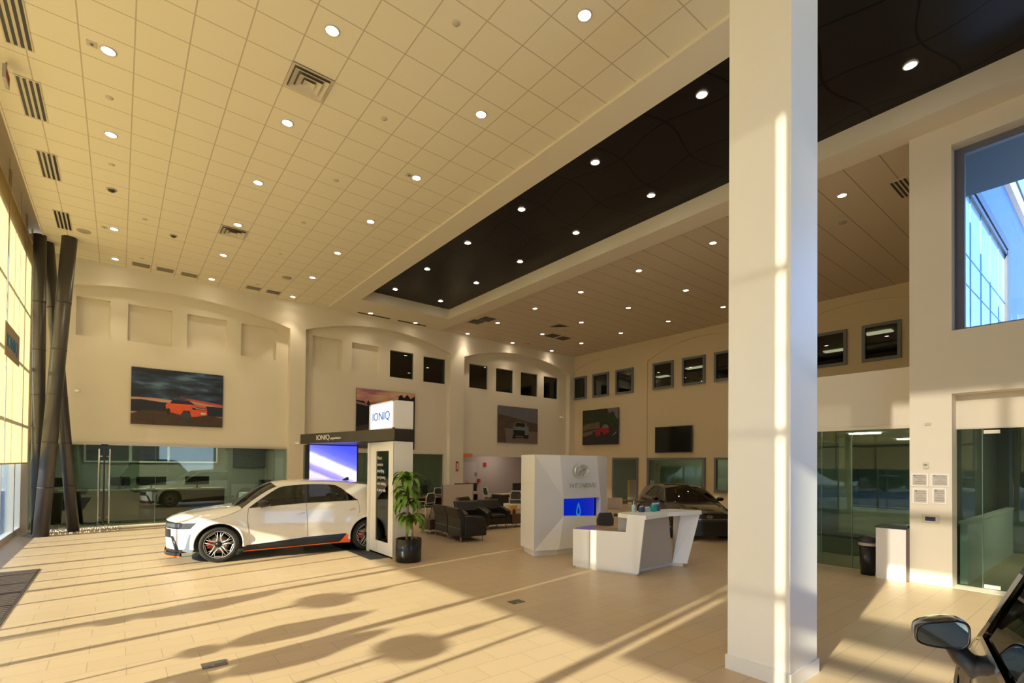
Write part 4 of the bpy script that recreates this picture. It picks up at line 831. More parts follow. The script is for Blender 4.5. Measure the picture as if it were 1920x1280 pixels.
def wdesk(label, loc, rz, w=1.6):
    t = thing('work_desk', label, 'desk', loc, rz); MB().box((-w/2, -.38, .71), (w/2, .38, .74)).obj('top', mat('walnut_top', (.22, .15, .09), .35, noise=.15), t)
    for s in (-1, 1): MB().box((s*w/2-.03*(s > 0), -.36, 0), (s*w/2+.03*(s < 0), .36, .71)).obj('end_panel', black_pl, t)
    MB().box((-w/2+.03, .3, .3), (w/2-.03, .32, .71)).obj('modesty_panel', wood, t)
    return t
wdesk('walnut desk with monitors left of the lounge', (8.9, 17.0, 0), .05, 1.8); wdesk('walnut desk behind the lounge partition', (11.2, 17.9, 0), .05, 1.8); wdesk('walnut desk beside the brand wall near the alcove', (13.6, 17.0, 0), .1, 1.9)
for (x, y, w, rz, lab) in ((10.3, 16.3, 1.5, .1, 'frosted white desk partition behind the left armchairs'), (8.6, 18.1, 1.2, .1, 'low white desk partition beside the plant')):
    t = thing('desk_partition', lab, 'partition', (x, y, 0), rz); MB().box((-w/2, -.02, .3), (w/2, .02, 1.22)).obj('panel', mat('frosted_panel', (.60, .54, .47), .5, noise=.03), t)
    for s in (-1, 1): MB().box((s*w/2-.02, -.03, 0), (s*w/2+.02, .03, 1.22)).obj('post', steel, t)
for (x, y, rz, lab) in ((9.15, 17.05, .2, 'dark monitor on the desk left of the lounge'), (11.5, 18.0, -.2, 'dark monitor on the desk behind the partition'), (13.9, 17.1, .1, 'dark monitor on the desk near the alcove'), (12.0, 17.9, 0, 'second dark monitor behind the partition')):
    t = thing('desk_monitor', lab, 'monitor', (x, y, .74), rz); MB().box((-.27, -.015, .1), (.27, .015, .44)).obj('screen', black_pl, t); MB().box((-.02, .015, 0), (.02, .04, .3)).obj('neck', black_pl, t); MB().box((-.1, -.07, 0), (.1, .07, .01)).obj('foot', black_pl, t)
t = thing('desk_phone', 'black desk telephone on the desk beside the plant', 'telephone', (8.3, 16.85, .74)); MB().prism([(-.1, 0), (.1, 0), (.1, .09), (-.1, .03)], -.1, .1, 'x').obj('base', black_pl, t); MB().tube([(-.08, -.09, .09), (-.08, .09, .11)], .02, 8).obj('handset', black_pl, t)
t = thing('flower_vase', 'small vase of red flowers on the partitioned desk by the pilaster', 'flowers', (12.0, 18.2, .74)); MB().lathe([(0, 0), (.05, 0), (.06, .1), (.03, .22), (0, .22)], seg=14).obj('vase', black_pl, t)
fl = MB(); random.seed(8)
for k in range(12): a = k*2.4; fl.lathe([(0, -.03), (.035, 0), (0, .04)], c=(.07*math.cos(a), .07*math.sin(a), .38+random.uniform(-.06, .1)), seg=6)
fl.obj('blossoms', red_pl, t); fo = MB()
for k in range(10): leaf(fo, (0, 0, .2), k*2.4, .25, .015, .8, 1.1)
fo.obj('stems', mat('stem_green', (.04, .08, .02), .6, noise=.2), t)
# chairs near reception
t = thing('reception_chair', 'black upholstered chair behind the reception desk', 'chair', (8.25, 7.0, 0), -.35)
bk_ = MB(); bk_.prism([(-.19, .52), (.19, .52), (.21, .85), (.15, 1.0), (-.15, 1.0), (-.21, .85)], .17, .22, 'y'); bk_.obj('backrest', fabric, t, bevel=.02); MB().box((-.22, -.22, .44), (.22, .2, .52)).obj('seat', fabric, t, bevel=.02)
for x in (-.2, .2): MB().tube([(x, .21, .98), (x*1.05, .24, 0)], .014, 8).obj('rear_leg', light_wood, t); MB().tube([(x, -.2, .46), (x*1.05, -.22, 0)], .014, 8).obj('front_leg', light_wood, t)
t = thing('wooden_chair', 'pale wooden chair standing beyond the reception desk by the black car', 'chair', (10.75, 8.9, 0), -.7)
MB().box((-.2, .19, .80), (.2, .22, 1.12)).obj('backrest', light_wood, t, bevel=.01); MB().box((-.21, -.2, .64), (.21, .2, .68)).obj('seat', black_pl, t)
for x in (-.2, .2): MB().tube([(x, .2, 1.1), (x*1.1, .24, 0)], .015, 8).obj('rear_leg', light_wood, t); MB().tube([(x, -.19, .66), (x*1.1, -.22, 0)], .015, 8).obj('front_leg', light_wood, t)
t = thing('bistro_table', 'small dark high table beside the pale wooden chair', 'table', (11.5, 8.9, 0)); MB().lathe([(0, 1.0), (.35, 1.0), (.35, 1.03), (0, 1.03)], seg=24).obj('table_top', wood, t); MB().tube([(0, 0, .02), (0, 0, 1.0)], .03, 12).obj('post', black_met, t); MB().lathe([(0, 0), (.22, 0), (.2, .02), (0, .03)], seg=24).obj('foot_plate', black_met, t)
# ===================== pier fittings =====================
def cert(y0, y1, z0, z1, lab):
    t = thing('framed_certificate', lab, 'certificate', (11.17, y1, z0)); w = y1-y0; h = z1-z0
    MB().panel(rect(-w, 0, 0, h), [rect(-w+.022, .022, -.022, h-.022)], -.022, 0, 'x').obj('frame', white_gloss, t)
    MB().box((-.012, -w+.02, .02), (-.008, -.02, h-.02)).obj('sheet', mat('certificate_paper', (.52, .48, .42), .25, noise=.06, nscale=12), t)
    ln = MB()
    for k, f in enumerate((.80, .66, .5, .36, .22)): ww = w*(.3, .36, .16, .34, .38)[k]; ln.box((-.0135, -w/2-ww, h*f), (-.012, -w/2+ww*.8, h*f+.008))
    ln.box((-.0135, -.06, h*.78), (-.012, -.035, h*.88)); ln.obj('printed_lines', mat('print_grey_ink', (.2, .19, .18), .6, noise=.1), t)
cert(2.265, 2.505, 1.71, 1.94, 'white framed certificate on the pier, upper left of four'); cert(1.985, 2.23, 1.715, 1.94, 'white framed certificate on the pier, upper right of four')
cert(2.265, 2.485, 1.405, 1.67, 'white framed certificate on the pier, lower left of four'); cert(2.02, 2.21, 1.42, 1.69, 'white framed certificate on the pier, lower right of four')
t = thing('alarm_keypad', 'small cream alarm device on the pier above the certificates', 'alarm', (11.17, 2.3, 2.03)); MB().box((-.03, -.04, 0), (0, .04, .11)).obj('body', mat('cream_plastic', (.62, .56, .42), .5, noise=.03), t); MB().box((-.034, -.025, .05), (-.03, .025, .075)).obj('display', grey_frame, t)
t = thing('wall_sensor', 'tiny cream sensor high on the pier', 'sensor', (11.17, 2.27, 2.79)); MB().box((-.025, -.045, 0), (0, .045, .05)).obj('body', mat('cream_plastic'), t); MB().box((-.028, -.03, .018), (-.025, .03, .024)).obj('slit', grey_frame, t)
t = thing('wall_thermostat', 'cream thermostat with dark blue display on the pier below the certificates', 'thermostat', (11.17, 2.235, 1.08)); MB().box((-.03, -.115, 0), (0, .115, .14)).obj('body', mat('cream_plastic'), t, bevel=.008); MB().box((-.034, -.07, .035), (-.03, .07, .105)).obj('display', mat('display_blue', (.02, .025, .06), .2, noise=.1), t)
t = thing('counter_cabinet', 'white cabinet with black top in front of the glass office beside the pier', 'cabinet', (11.02, 2.53, 0))
MB().box((0.0, .02, .0), (.45, .47, .93)).obj('body', white_paint, t); MB().box((-.01, .0, .93), (.47, .48, .95)).obj('top', black_pl, t); MB().box((.1, .02, .95), (.5, .3, .99)).obj('raised_ledge', black_pl, t); MB().box((0, -.0, 0), (.45, .019, .93)).obj('side_panel', wood, t)
t = thing('waste_bin', 'black waste bin with swing lid and clear liner left of the white cabinet', 'bin', (11.22, 3.18, 0))
MB().lathe([(0, 0), (.115, 0), (.14, .55), (.13, .55), (0, .5)], seg=24).obj('bin_body', mat('bin_black', (.015, .014, .013), .25, noise=.1), t); MB().lathe([(.145, .555), (.152, .60), (.145, .62), (.14, .56)], seg=24).obj('liner', mat('clear_liner', (.55, .48, .40), .3, noise=.2), t); MB().lathe([(.165, .62), (.165, .66), (.12, .72), (0, .75)], seg=24).obj('lid', black_pl, t)
# inside the glass office behind the column
struct(MB().box((15.0, 4.62, 0), (15.1, 4.9, 2.82)).obj('trim_3', mat('pale_sage_post', (.62, .62, .46), .7, noise=.03))); 
t = thing('low_partition', 'low white partition wall inside the glass office', 'partition', (15.2, 2.6, 0)); MB().box((0, 0, 0), (.1, 2.3, 1.0)).obj('panel', mat('sage_white', (.75, .77, .64), .7, noise=.03), t); MB().box((-.02, 0, 1.0), (.12, 2.3, 1.04)).obj('cap', grey_frame, t)
for (x, y, lab) in ((13.6, 4.4, 'low dark bench in the glass office, left'), (14.0, 3.2, 'low dark bench in the glass office, right')):
    t = thing('office_bench', lab, 'bench', (x, y, 0)); MB().box((-.3, -.45, 0), (.3, .45, .38)).obj('base', mat('bench_sage', (.22, .24, .20), .7, noise=.05), t); MB().box((-.32, -.47, .38), (.32, .47, .44)).obj('seat_pad', fabric, t, bevel=.01)
# room behind the right glass door
room('office_entry', 11.7, 17.0, -3.6, 2.1, 0, 3.30, mat('entry_wall', (.16, .17, .16), .8, noise=.05), dark_floor, 'w')
t = thing('half_wall', 'white half-height wall inside the room behind the right glass door', 'partition', (11.72, 1.84, 0)); MB().box((0, 0, 0), (5.2, .1, 1.06)).obj('panel', mat('cool_white', (.72, .78, .80), .6, noise=.03), t); MB().box((0, -.02, 1.06), (5.2, .12, 1.10)).obj('cap', white_paint, t)
dn = MB(); dn.box((-.012, -.1, 0), (.03, .1, .06)); o_ = dn.obj('door_patch_fitting', mat('fitting_cream', (.7, .64, .5), .4, noise=.03), loc=(11.52, 1.5, .02)); tag(o_, 'small rectangular metal patch fitting at the foot of the right glass door', 'door fitting')
o_ = MB().box((-.012, -.1, 0), (.03, .1, .06)).obj('door_patch_fitting', mat('fitting_cream'), loc=(11.52, 1.5, 2.63)); tag(o_, 'small rectangular metal patch fitting at the top of the right glass door', 'door fitting')
# ===================== exterior seen through the tall window =====================
bp_ = mat('sky_tinted_glazing', (.30, .50, .72), .15, .3, noise=.08, nscale=.6)  # the glazing's sky reflection is put into its base colour
ew = thing('building_wing', 'tall blue outer wing of the building with pale glazed panels seen through the tall window', 'building', (11.6, 2.42, 3.4))
slate = mat('slate_blue_render', (.075, .16, .34), .6, noise=.15, nscale=1.2)
MB().box((0, .02, 0), (22, .04, 7.4)).obj('blue_render_wall', slate, ew)
MB().box((0, .0, 0), (9.2, .02, 5.05)).obj('panelled_glazing', bp_, ew)
g_ = MB()
for x in (1.6, 2.9, 4.2, 5.5, 6.8, 8.1): g_.box((x, -.012, 0), (x+.03, 0, 5.05))
for z in (1.9, 2.9, 3.6): g_.box((0, -.012, z), (9.2, 0, z+.02))
g_.obj('panel_joints', mat('joint_blue', (.16, .34, .55), .5, noise=.05), ew)
db = mat('dark_bronze', (.02, .022, .03), .4, noise=.05)
bm_ = MB(); bm_.box((1.0, -.06, 5.05), (9.4, .0, 5.17)); bm_.box((1.0, -.06, 5.27), (9.55, .0, 5.52)); bm_.box((9.2, -.06, -.4), (9.32, .0, 5.17)); bm_.box((9.42, -.06, -.4), (9.6, .0, 5.3)); bm_.obj('dark_edge_beam', db, ew)
MB().box((0, -.10, 7.25), (22, .3, 7.75)).obj('pink_coping', mat('pink_beige_coping', (.62, .48, .40), .6, noise=.05), ew)
MB().box((0, -.13, 7.75), (22, .33, 7.83)).obj('coping_cap', db, ew)
so = thing('roof_soffit', 'dark roof overhang outside above the tall window', 'roof', (11.6, -6, 8.0)); MB().box((-.05, 0, 0), (2.9, 8.38, .3)).obj('soffit', mat('dark_teal_soffit', (.03, .045, .05), .6, noise=.1), so)
# ===================== floor fittings =====================
t = thing('floor_mat', 'dark brown ribbed entrance mat at the lower left edge', 'mat', (-3.0+.9, 8.2, 0)); MB().box((-.05, -4, 0), (1.0, 4.5, .008)).obj('border', black_pl, t)
rb = MB()
for k in range(70): rb.box((.0, -3.95+k*.12, .008), (.97, -3.95+k*.12+.085, .012))
rb.obj('ribs', mat('mat_brown', (.085, .06, .045), .9, noise=.3, nscale=40), t)
for (p, lab) in (((.79, 5.78), 'grey hinged floor socket cover in the sunlit tiles near the camera'), ((4.65, 5.72), 'grey floor socket cover in the shaded tiles left of the desk')):
    t = thing('floor_socket', lab, 'floor socket', (p[0], p[1], 0), .0); MB().box((-.11, -.08, 0), (.11, .08, .006)).obj('cover_plate', mat('socket_grey', (.16, .15, .14), .4, .5, noise=.1), t); MB().box((-.03, -.06, .006), (-.005, -.03, .009)).obj('latch', steel, t)
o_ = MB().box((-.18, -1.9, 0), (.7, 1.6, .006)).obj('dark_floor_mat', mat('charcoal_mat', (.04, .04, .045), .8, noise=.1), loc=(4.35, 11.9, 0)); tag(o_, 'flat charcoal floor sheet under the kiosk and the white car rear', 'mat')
# ===================== outside the west glass: unseen objects added to cast the round and leaf shadows =====================
def disc_caster(x, y, lab):
    t = thing('disc_shadow_caster', lab, 'shadow caster', (x, y, 0), .149); MB().tube([(0, 0, 0), (0, 0, 1.66)], .03, 10).obj('pole', steel, t); MB().lathe([(0, 1.70), (.40, 1.66), (.40, 1.64), (0, 1.66)], seg=32).obj('round_disc', steel, t); MB().box((-.05, -.07, 1.70), (.02, .07, 1.98)).obj('head_box', steel, t); MB().lathe([(0, 0), (.2, 0), (.18, .04), (0, .05)], seg=20).obj('foot_plate', steel, t)
disc_caster(-2.9, 6.68, 'added round-topped shadow caster outside the glass wall, far one'); disc_caster(-2.75, 4.22, 'added round-topped shadow caster outside the glass wall, near one')
struct(MB().box((-40, -30, -.32), (-2.3, 45, -.02)).obj('ground', mat('outdoor_paving', (.36, .35, .33), .8, noise=.1)))

def leaf_caster(x, y, h, lab, rz=0.):  # unseen shape added to cast the leaf shadows on the floor
    t = thing('leaf_shadow_caster', lab, 'leaf_caster', (x, y, 0), rz, 'added leaf shadow casters'); MB().tube([(0, 0, 0), (0, 0, h-.3)], .018, 8).obj('pole', steel, t); MB().lathe([(0, 0), (.2, 0), (.18, .03), (0, .04)], seg=20).obj('foot_plate', steel, t)
    MB().lathe([(0, h-.30), (.17, h-.30), (.17, h-.27), (0, h-.27)], seg=20).obj('seat', steel, t)
    MB().prism([(.30*math.sin(a)*(1 if math.cos(a) < 0 else .8)*(1-.35*max(0, math.cos(a))), h+.02+.28*math.cos(a)) for a in [2*PI*i/24 for i in range(24)]], .14, .17, 'x').obj('leaf_back', steel, t)
leaf_caster(-3.3, 7.6, 1.30, 'added outdoor shadow caster with leaf-shaped top, far one'); leaf_caster(-2.75, 5.75, 1.36, 'added outdoor shadow caster with leaf-shaped top, middle one'); leaf_caster(-2.7, 4.95, 1.30, 'added outdoor shadow caster with leaf-shaped top, near one')
random.seed(21)  # tree row added out of view to darken reflections in the glass
for k in range(16):
    t = thing('added_tree', 'added dark tree outside that darkens glass reflections, number %s along the row' % ('one two three four five six seven eight nine ten eleven twelve thirteen fourteen fifteen sixteen'.split()[k]), 'tree', (-27.5-6.8*(k % 2), -26+k*4.9, -.02), 0, 'added trees that darken reflections')
    r_ = random.uniform(2.4, 3.1); h_ = random.uniform(2.9, 3.4)
    MB().tube([(0, 0, 0), (0, 0, 2)], .2, 8).obj('trunk', mat('tree_bark', (.08, .06, .04), .9, noise=.3), t)
    cr = MB(); P = []
    for i in range(9):
        th = PI*i/8; P.append([(r_*math.sin(th)*math.cos(a)*(1+.12*math.sin(5*a+k)), r_*math.sin(th)*math.sin(a)*(1+.12*math.sin(5*a+k)), h_-2.8*math.cos(th)) for a in [2*PI*j/14 for j in range(14)]])
    cr.grid(P, closed=True); cr.obj('crown', mat('dark_crown_leaves', (.03, .045, .02), .9, noise=.6, nscale=3), t)
# ===================== cars =====================
def lerp_tab(tab, x):
    if x <= tab[0][0]: return tab[0][1]
    for (a, va), (b_, vb) in zip(tab, tab[1:]):
        if x <= b_:
            t = (x-a)/(b_-a); t = t*t*(3-2*t)*.4+t*.6; return va+(vb-va)*t
    return tab[-1][1]
def smooth_poly(pts, n=4):
    out = []; k = len(pts)
    for i in range(k-1):
        p0 = pts[max(i-1, 0)]; p1 = pts[i]; p2 = pts[i+1]; p3 = pts[min(i+2, k-1)]
        for j in range(n):
            t = j/n
            out.append(tuple(.5*((2*p1[c])+(-p0[c]+p2[c])*t+(2*p0[c]-5*p1[c]+4*p2[c]-p3[c])*t*t+(-p0[c]+3*p1[c]-3*p2[c]+p3[c])*t**3) for c in range(2)))
    out.append(pts[-1]); return out
FWX, RWX, WZ, WR = .86, 3.86, .363, .363
def build_car(name, label, loc, rz, st):
    paint, zs = st['paint'], st.get('zs', 1.0)
    root = thing(name, label, 'car', loc, rz)
    blk = mat('car_black_trim', (.012, .012, .013), .3, noise=.1); gls = st['glass']
    def Wd(x, z):
        w = .95
        if x < 1.0: w -= .13*((1.0-x)/.78)**2
        if x > 3.8: w -= .10*((x-3.8)/.9)**2
        if z < .3: w -= .05*(.3-z)/.15
        if z > .72: w -= .055*(min(z, 1.05)-.72)/.33
        if z > 1.05: w -= (z-1.05)*.53
        for cx in (FWX, RWX):
            d = math.hypot(x-cx, z-WZ)
            if d < .56: w += .028*max(0, min(1, (.56-d)/.08))
        if z > .30 and z < .60 and 1.3 < x < 3.4: w -= .022*math.sin(PI*(z-.30)/.30)
        return w
    def region(outer, holes, step=.07, inset=0., parts_name='body', m_=None, sides=(-1, 1), parent=None, smooth=True):
        loops = [outer]+holes; pts = []; edges = []
        def dens(l):
            o_ = []
            for i in range(len(l)):
                a = Vector(l[i]); b_ = Vector(l[(i+1) % len(l)]); n = max(1, int((b_-a).length/step))
                for j in range(n): o_.append(a+(b_-a)*(j/n))
            return o_
        dl = [dens(l) for l in loops]
        for l in dl:
            k = len(pts); pts += l; edges += [(k+i, k+(i+1) % len(l)) for i in range(len(l))]
        def inside(p, l):
            c = False; j = len(l)-1
            for i in range(len(l)):
                if (l[i][1] > p[1]) != (l[j][1] > p[1]) and p[0] < (l[j][0]-l[i][0])*(p[1]-l[i][1])/(l[j][1]-l[i][1])+l[i][0]: c = not c
                j = i
            return c
        xs = [p[0] for p in outer]; zz = [p[1] for p in outer]
        x = min(xs)+step/2
        while x < max(xs):
            z = min(zz)+step/2
            while z < max(zz):
                p = Vector((x, z))
                if inside(p, outer) and not any(inside(p, h) for h in holes) and min((p-q).length for l in dl for q in l) > step*.5: pts.append(p)
                z += step
            x += step
        V, E_, F_, *_ = geometry.delaunay_2d_cdt(pts, edges, [], 0, 1e-5)
        F2 = []
        for f in F_:
            c = sum((V[i] for i in f), Vector((0, 0)))/len(f)
            if inside(c, outer) and not any(inside(c, h) for h in holes): F2.append(tuple(f))
        for s in sides:
            vs = [(v[0], s*(Wd(v[0], v[1])-inset), v[1]*zs) for v in V]; MB().add(vs, F2, 0, smooth).obj(parts_name, m_, parent or root)
    def arc(cx, r, a0, a1, n=16): return [(cx+r*math.cos(math.radians(a0+(a1-a0)*i/n)), WZ+r*math.sin(math.radians(a0+(a1-a0)*i/n))) for i in range(n+1)]
    ra = .425
    top = smooth_poly([(.22, .815), (.45, .825), (.70, .86), (.98, .94), (1.24, 1.055)], 4)
    apil = smooth_poly([(1.24, 1.055), (1.52, 1.27), (1.85, 1.47), (2.15, 1.56), (2.6, 1.59), (3.1, 1.585), (3.6, 1.55), (4.0, 1.49), (4.22, 1.44)], 4)[1:]
    back = [(4.30, 1.32), (4.47, 1.12), (4.60, 1.02), (4.64, .80), (4.62, .50), (4.55, .32)]
    outer = top+apil+back+[(4.35, .30)]+arc(RWX, ra, -8, 188)+[(3.40, .40), (3.34, .43), (2.5, .405), (1.7, .34), (1.30, .318)]+arc(FWX, ra, -6, 190)+[(.36, .30), (.22, .30)]
    win = smooth_poly([(1.39, 1.085), (1.60, 1.24), (1.93, 1.455), (2.12, 1.51), (2.5, 1.54), (2.9, 1.54), (3.16, 1.515)], 3)+[(3.28, 1.45), (3.62, 1.175), (2.5, 1.15)]
    region(outer, [win], parts_name='body_side', m_=paint)
    region(win, [], inset=.014, parts_name='side_window', m_=gls)
    region([(2.44, 1.145), (2.53, 1.15), (2.56, 1.54), (2.45, 1.54)], [], inset=.009, parts_name='window_pillar', m_=blk)
    region([(1.39, 1.075), (2.5, 1.14), (3.63, 1.165), (3.63, 1.18), (2.5, 1.155), (1.39, 1.09)], [], inset=-.004, parts_name='belt_molding', m_=st.get('belt', blk))
    region([(1.29, .205), (1.30, .325), (1.7, .345), (2.5, .41), (3.34, .435), (3.43, .42), (3.45, .235), (3.2, .235), (1.7, .21)], [], inset=.012, parts_name='side_sill', m_=blk)
    if st.get('accent'):
        region([(1.29, .192), (1.7, .197), (3.17, .228), (3.44, .222), (3.43, .425), (3.36, .42), (3.21, .252), (3.17, .248), (1.7, .212), (1.29, .207)], [], inset=-.004, parts_name='orange_sill_strip', m_=st['accent'])
    # wheel arch lips
    for cx in (FWX, RWX):
        P = []
        for q in range(19):
            a = math.radians(-8+196*q/18); rw = []
            for r_, off in ((ra+.05, .0), (ra+.02, .012), (ra, .006), (ra-.005, -.04), (ra-.01, -.22)):
                x, z = cx+r_*math.cos(a), WZ+r_*math.sin(a); rw.append((x, -(Wd(x, z)+off), z*zs))
            P.append(rw)
        MB().grid(P).obj('wheel_arch', paint, root); MB().grid([[(x, -y, z) for x, y, z in r_] for r_ in P]).obj('wheel_arch', paint, root)
        for s in (-1, 1):
            MB().grid([[(cx+(ra-.01)*math.cos(a), s*y, (WZ+(ra-.01)*math.sin(a))*zs) for y in (.93, .62)] for a in [math.radians(-15+210*q/16) for q in range(17)]]).obj('wheel_well', blk, root)
    # hood
    zc = [(-.06, .835), (.02, .89), (.25, .965), (.45, 1.015), (.83, 1.07), (1.25, 1.11)]
    P = []
    for i in range(17):
        x = -.05+i*1.30/16; xe = max(.22, x+.0)
        ze = lerp_tab([(.22, .815), (.45, .825), (.70, .86), (.98, .94), (1.24, 1.055)], xe); yw = Wd(xe, ze)
        r_ = []
        for j in range(-10, 11):
            t = j/10; xx = x+(.27-.27*max(0,x+.05)/1.30)*abs(t)**2.8 if x < 1.25 else x
            z0 = lerp_tab(zc, x); cre = .012*math.exp(-((abs(t)-.62)/.10)**2)*min(1, x*1.5)
            r_.append((xx, yw*t, (z0+(ze-z0)*abs(t)**3.2+cre)*zs))
        P.append(r_)
    MB().grid(P).obj('hood', paint, root)
    # windscreen, roof, backlight
    P = []
    for i in range(9):
        f = i/8; r_ = []
        for j in range(-8, 9):
            t = j/8; yb, yt = .80, .655
            x = (1.12+.14*t*t)*(1-f)+(1.84+.09*t*t)*f; z = (1.105-.045*t*t)*(1-f)+(1.585-.075*t*t)*f+.035*math.sin(PI*f)
            r_.append((x, (yb*(1-f)+yt*f)*t, z*zs))
        P.append(r_)
    MB().grid(P).obj('windscreen', st.get('wglass', gls), root)
    zr = [(1.84, 1.585), (2.1, 1.62), (2.5, 1.645), (2.9, 1.645), (3.3, 1.62), (3.8, 1.565), (4.2, 1.50)]; P = []
    zrl = [(1.85, 1.47), (2.15, 1.56), (2.6, 1.59), (3.1, 1.585), (3.6, 1.55), (4.0, 1.49), (4.22, 1.44)]
    for i in range(19):
        x = 1.84+i*(4.22-1.84)/18; r_ = []
        for j in range(-8, 9):
            t = j/8; xx = x+.09*t*t*max(0, 1-(x-1.84)/.4); ze = lerp_tab(zrl, max(xx, 1.9)); yw = Wd(xx, ze); z0 = lerp_tab(zr, x)
            r_.append((xx, yw*t, (z0+(ze-z0)*abs(t)**3)*zs))
        P.append(r_)
    MB().grid(P).obj('roof', st.get('roof', paint), root)
    # a-pillar filler between screen and side
    for s in (-1, 1):
        P = []
        for i in range(9):
            f = i/8; a_ = ((1.12+.14)*(1-f)+(1.93)*f, (.80*(1-f)+.655*f), (1.06*(1-f)+1.51*f+.035*math.sin(PI*f)))
            k_ = smooth_poly([(1.24, 1.055), (1.52, 1.27), (1.85, 1.47), (1.97, 1.52)], 3)[min(9, i)]
            P.append([(a_[0], s*a_[1], a_[2]*zs), (k_[0], s*Wd(*k_), k_[1]*zs)])
        MB().grid(P).obj('windscreen_pillar', st.get('pillar', paint), root)
    sp_ = MB(); P = []
    for x, dz in ((4.05, .0), (4.22, .004), (4.38, -.01), (4.40, -.03), (4.22, -.06)):
        P.append([(x-.10*(j/8)**2*(x > 4.3), (.66 if x < 4.3 else .60)*j/8, (lerp_tab(zr, min(x, 4.2))-(max(0, x-4.2)*.14)+dz-.055*abs(j/8)**3)*zs) for j in range(-8, 9)])
    sp_.grid(P).obj('roof_spoiler', paint, root)
    P = [[(4.2+.30*f, (.62+.12*f)*j/6, (1.46-.36*f)*zs) for j in range(-6, 7)] for f in [i/5 for i in range(6)]]
    MB().grid(P).obj('rear_window', st.get('wglass', gls), root)
    bk2 = [(4.5, 1.10), (4.63, 1.0), (4.69, .80), (4.70, .60), (4.66, .42), (4.55, .28)]
    P = [[(x-.09*(j/6)**4, Wd(min(x-.08, 4.6), z)*j/6, z*zs) for j in range(-6, 7)] for x, z in bk2]; MB().grid(P).obj('tail', paint, root)
    MB().box((4.655, -.80, .84*zs), (4.70, .80, .93*zs)).obj('tail_light', mat('tail_red', (.35, .01, .01), .2, noise=.1), root)
    # front fascia
    def ff(z, y):
        t = abs(y)/.82; return -.06+.28*t**3.0+st.get('under', .05)*max(0, (.5-z))
    def band(nm, z0, z1, m_, y0=-.82, y1=.82, off=0., nz=4, z1f=None):
        P = []
        for i in range(nz+1):
            z = z0+(z1-z0)*i/nz; r_ = []
            for j in range(25):
                y = y0+(y1-y0)*j/24; zz = z if z1f is None else z0+(z1f(y)-z0)*i/nz
                r_.append((ff(zz, y)-off, y, zz*zs))
            P.append(r_)
        return MB().grid(P).obj(nm, m_, root)
    band('upper_light_band', .70, .825, blk); band('bumper', .30, .70, paint); band('lower_bumper', .17, .30, blk)
    if st['kind'] == 'hatch':
        band('front_splitter', .155, .235, blk, off=.03); band('orange_lip', .150, .172, st['accent'], off=.036)
        band('grille', .52, .69, blk, -.60, .60, off=.006)
        for s in (-1, 1):
            m_ = MB(); m_.add([(ff(.5, .60)-.01, s*.60, .56*zs), (ff(.5, .68)-.01, s*.68, .56*zs), (ff(.3, .78)-.008, s*.78, .30*zs), (ff(.3, .70)-.01, s*.70, .30*zs)], [(0, 1, 2, 3)]); m_.obj('air_blade', blk, root)
            hl = MB(); hl.grid([[(ff(z, y)-.008, s*y, z*zs) for y in (.30, .45, .60, .72, .80)] for z in (.73, .80)]); hl.obj('headlight', mat('headlight_lens', (.12, .125, .13), .08, .4, noise=.5, nscale=25), root)
            region([(.215, .70), (.37, .705), (.46, .80), (.465, .815), (.215, .812)], [], inset=-.004, parts_name='headlight', m_=mat('headlight_lens'), sides=(s,))
            m_ = MB(); m_.prism([(.235, .28), (.40, .22), (.44, .30), (.44, .60), (.36, .60), (.33, .50), (.29, .33)], s*(Wd(.35, .5)+.0), s*(Wd(.35, .5)+.012), 'y'); m_.obj('blue_grey_side_flic', mat('matte_blue_grey', (.30, .38, .50), .4, noise=.03), root)
        for s in (-1, 1): MB().grid([[(x, s*y, (lerp_tab(zc, x)+.004)*zs) for y in (.36, .385)] for x in (.10, .25, .45, .70, .95, 1.15)]).obj('hood_crease', mat('crease_grey', (.16, .15, .15), .3, noise=.05), root)
    else:
        band('grille', .30, .60, mat('grille_black', (.006, .006, .007), .45, noise=.3, nscale=60), -.62, .62, off=.01)
        band('chrome_strip', .665, .675, chrome, -.80, .80, off=.012, nz=1)
        em_ = MB(); tor = []
        for i in range(25):
            a = 2*PI*i/24; c = Vector((ff(.75, 0)-.02, math.cos(a)*.085, (.755+math.sin(a)*.045)*zs)); tor.append([c+Vector((math.sin(b_)*.008, math.cos(a)*math.cos(b_)*.008, math.sin(a)*math.cos(b_)*.008)) for b_ in [2*PI*k/6 for k in range(6)]])
        em_.grid(tor, closed=True); em_.box((ff(.75, 0)-.03, -.05, .72*zs), (ff(.75, 0)-.015, -.035, .79*zs)); em_.box((ff(.75, 0)-.03, .035, .72*zs), (ff(.75, 0)-.015, .05, .79*zs)); em_.box((ff(.75, 0)-.03, -.05, .748*zs), (ff(.75, 0)-.015, .05, .762*zs)); em_.obj('front_emblem', chrome, root)
        for s in (-1, 1):
            hl = MB(); hl.grid([[(ff(z, y)-.012, s*y, z*zs) for y in (.50, .60, .70, .80)] for z in (.60, .66)]); hl.obj('headlight', mat('headlight_lens', (.12, .125, .13), .08, .4, noise=.5, nscale=25), root)
    # inner mass, cabin
    ch = MB(); ch.box((1.32, -.86, .2*zs), (3.40, .86, .75*zs)); ch.box((.15, -.60, .2*zs), (1.32, .60, .78*zs)); ch.box((3.40, -.60, .2*zs), (4.5, .60, .95*zs)); ch.obj('underbody', blk, root)
    MB().prism([(1.22, 1.05*zs), (1.65, 1.03*zs), (1.65, .8*zs), (1.22, .8*zs)], -.75, .75, 'y').obj('dashboard', mat('dash_grey', (.03, .032, .03), .7, noise=.1), root)
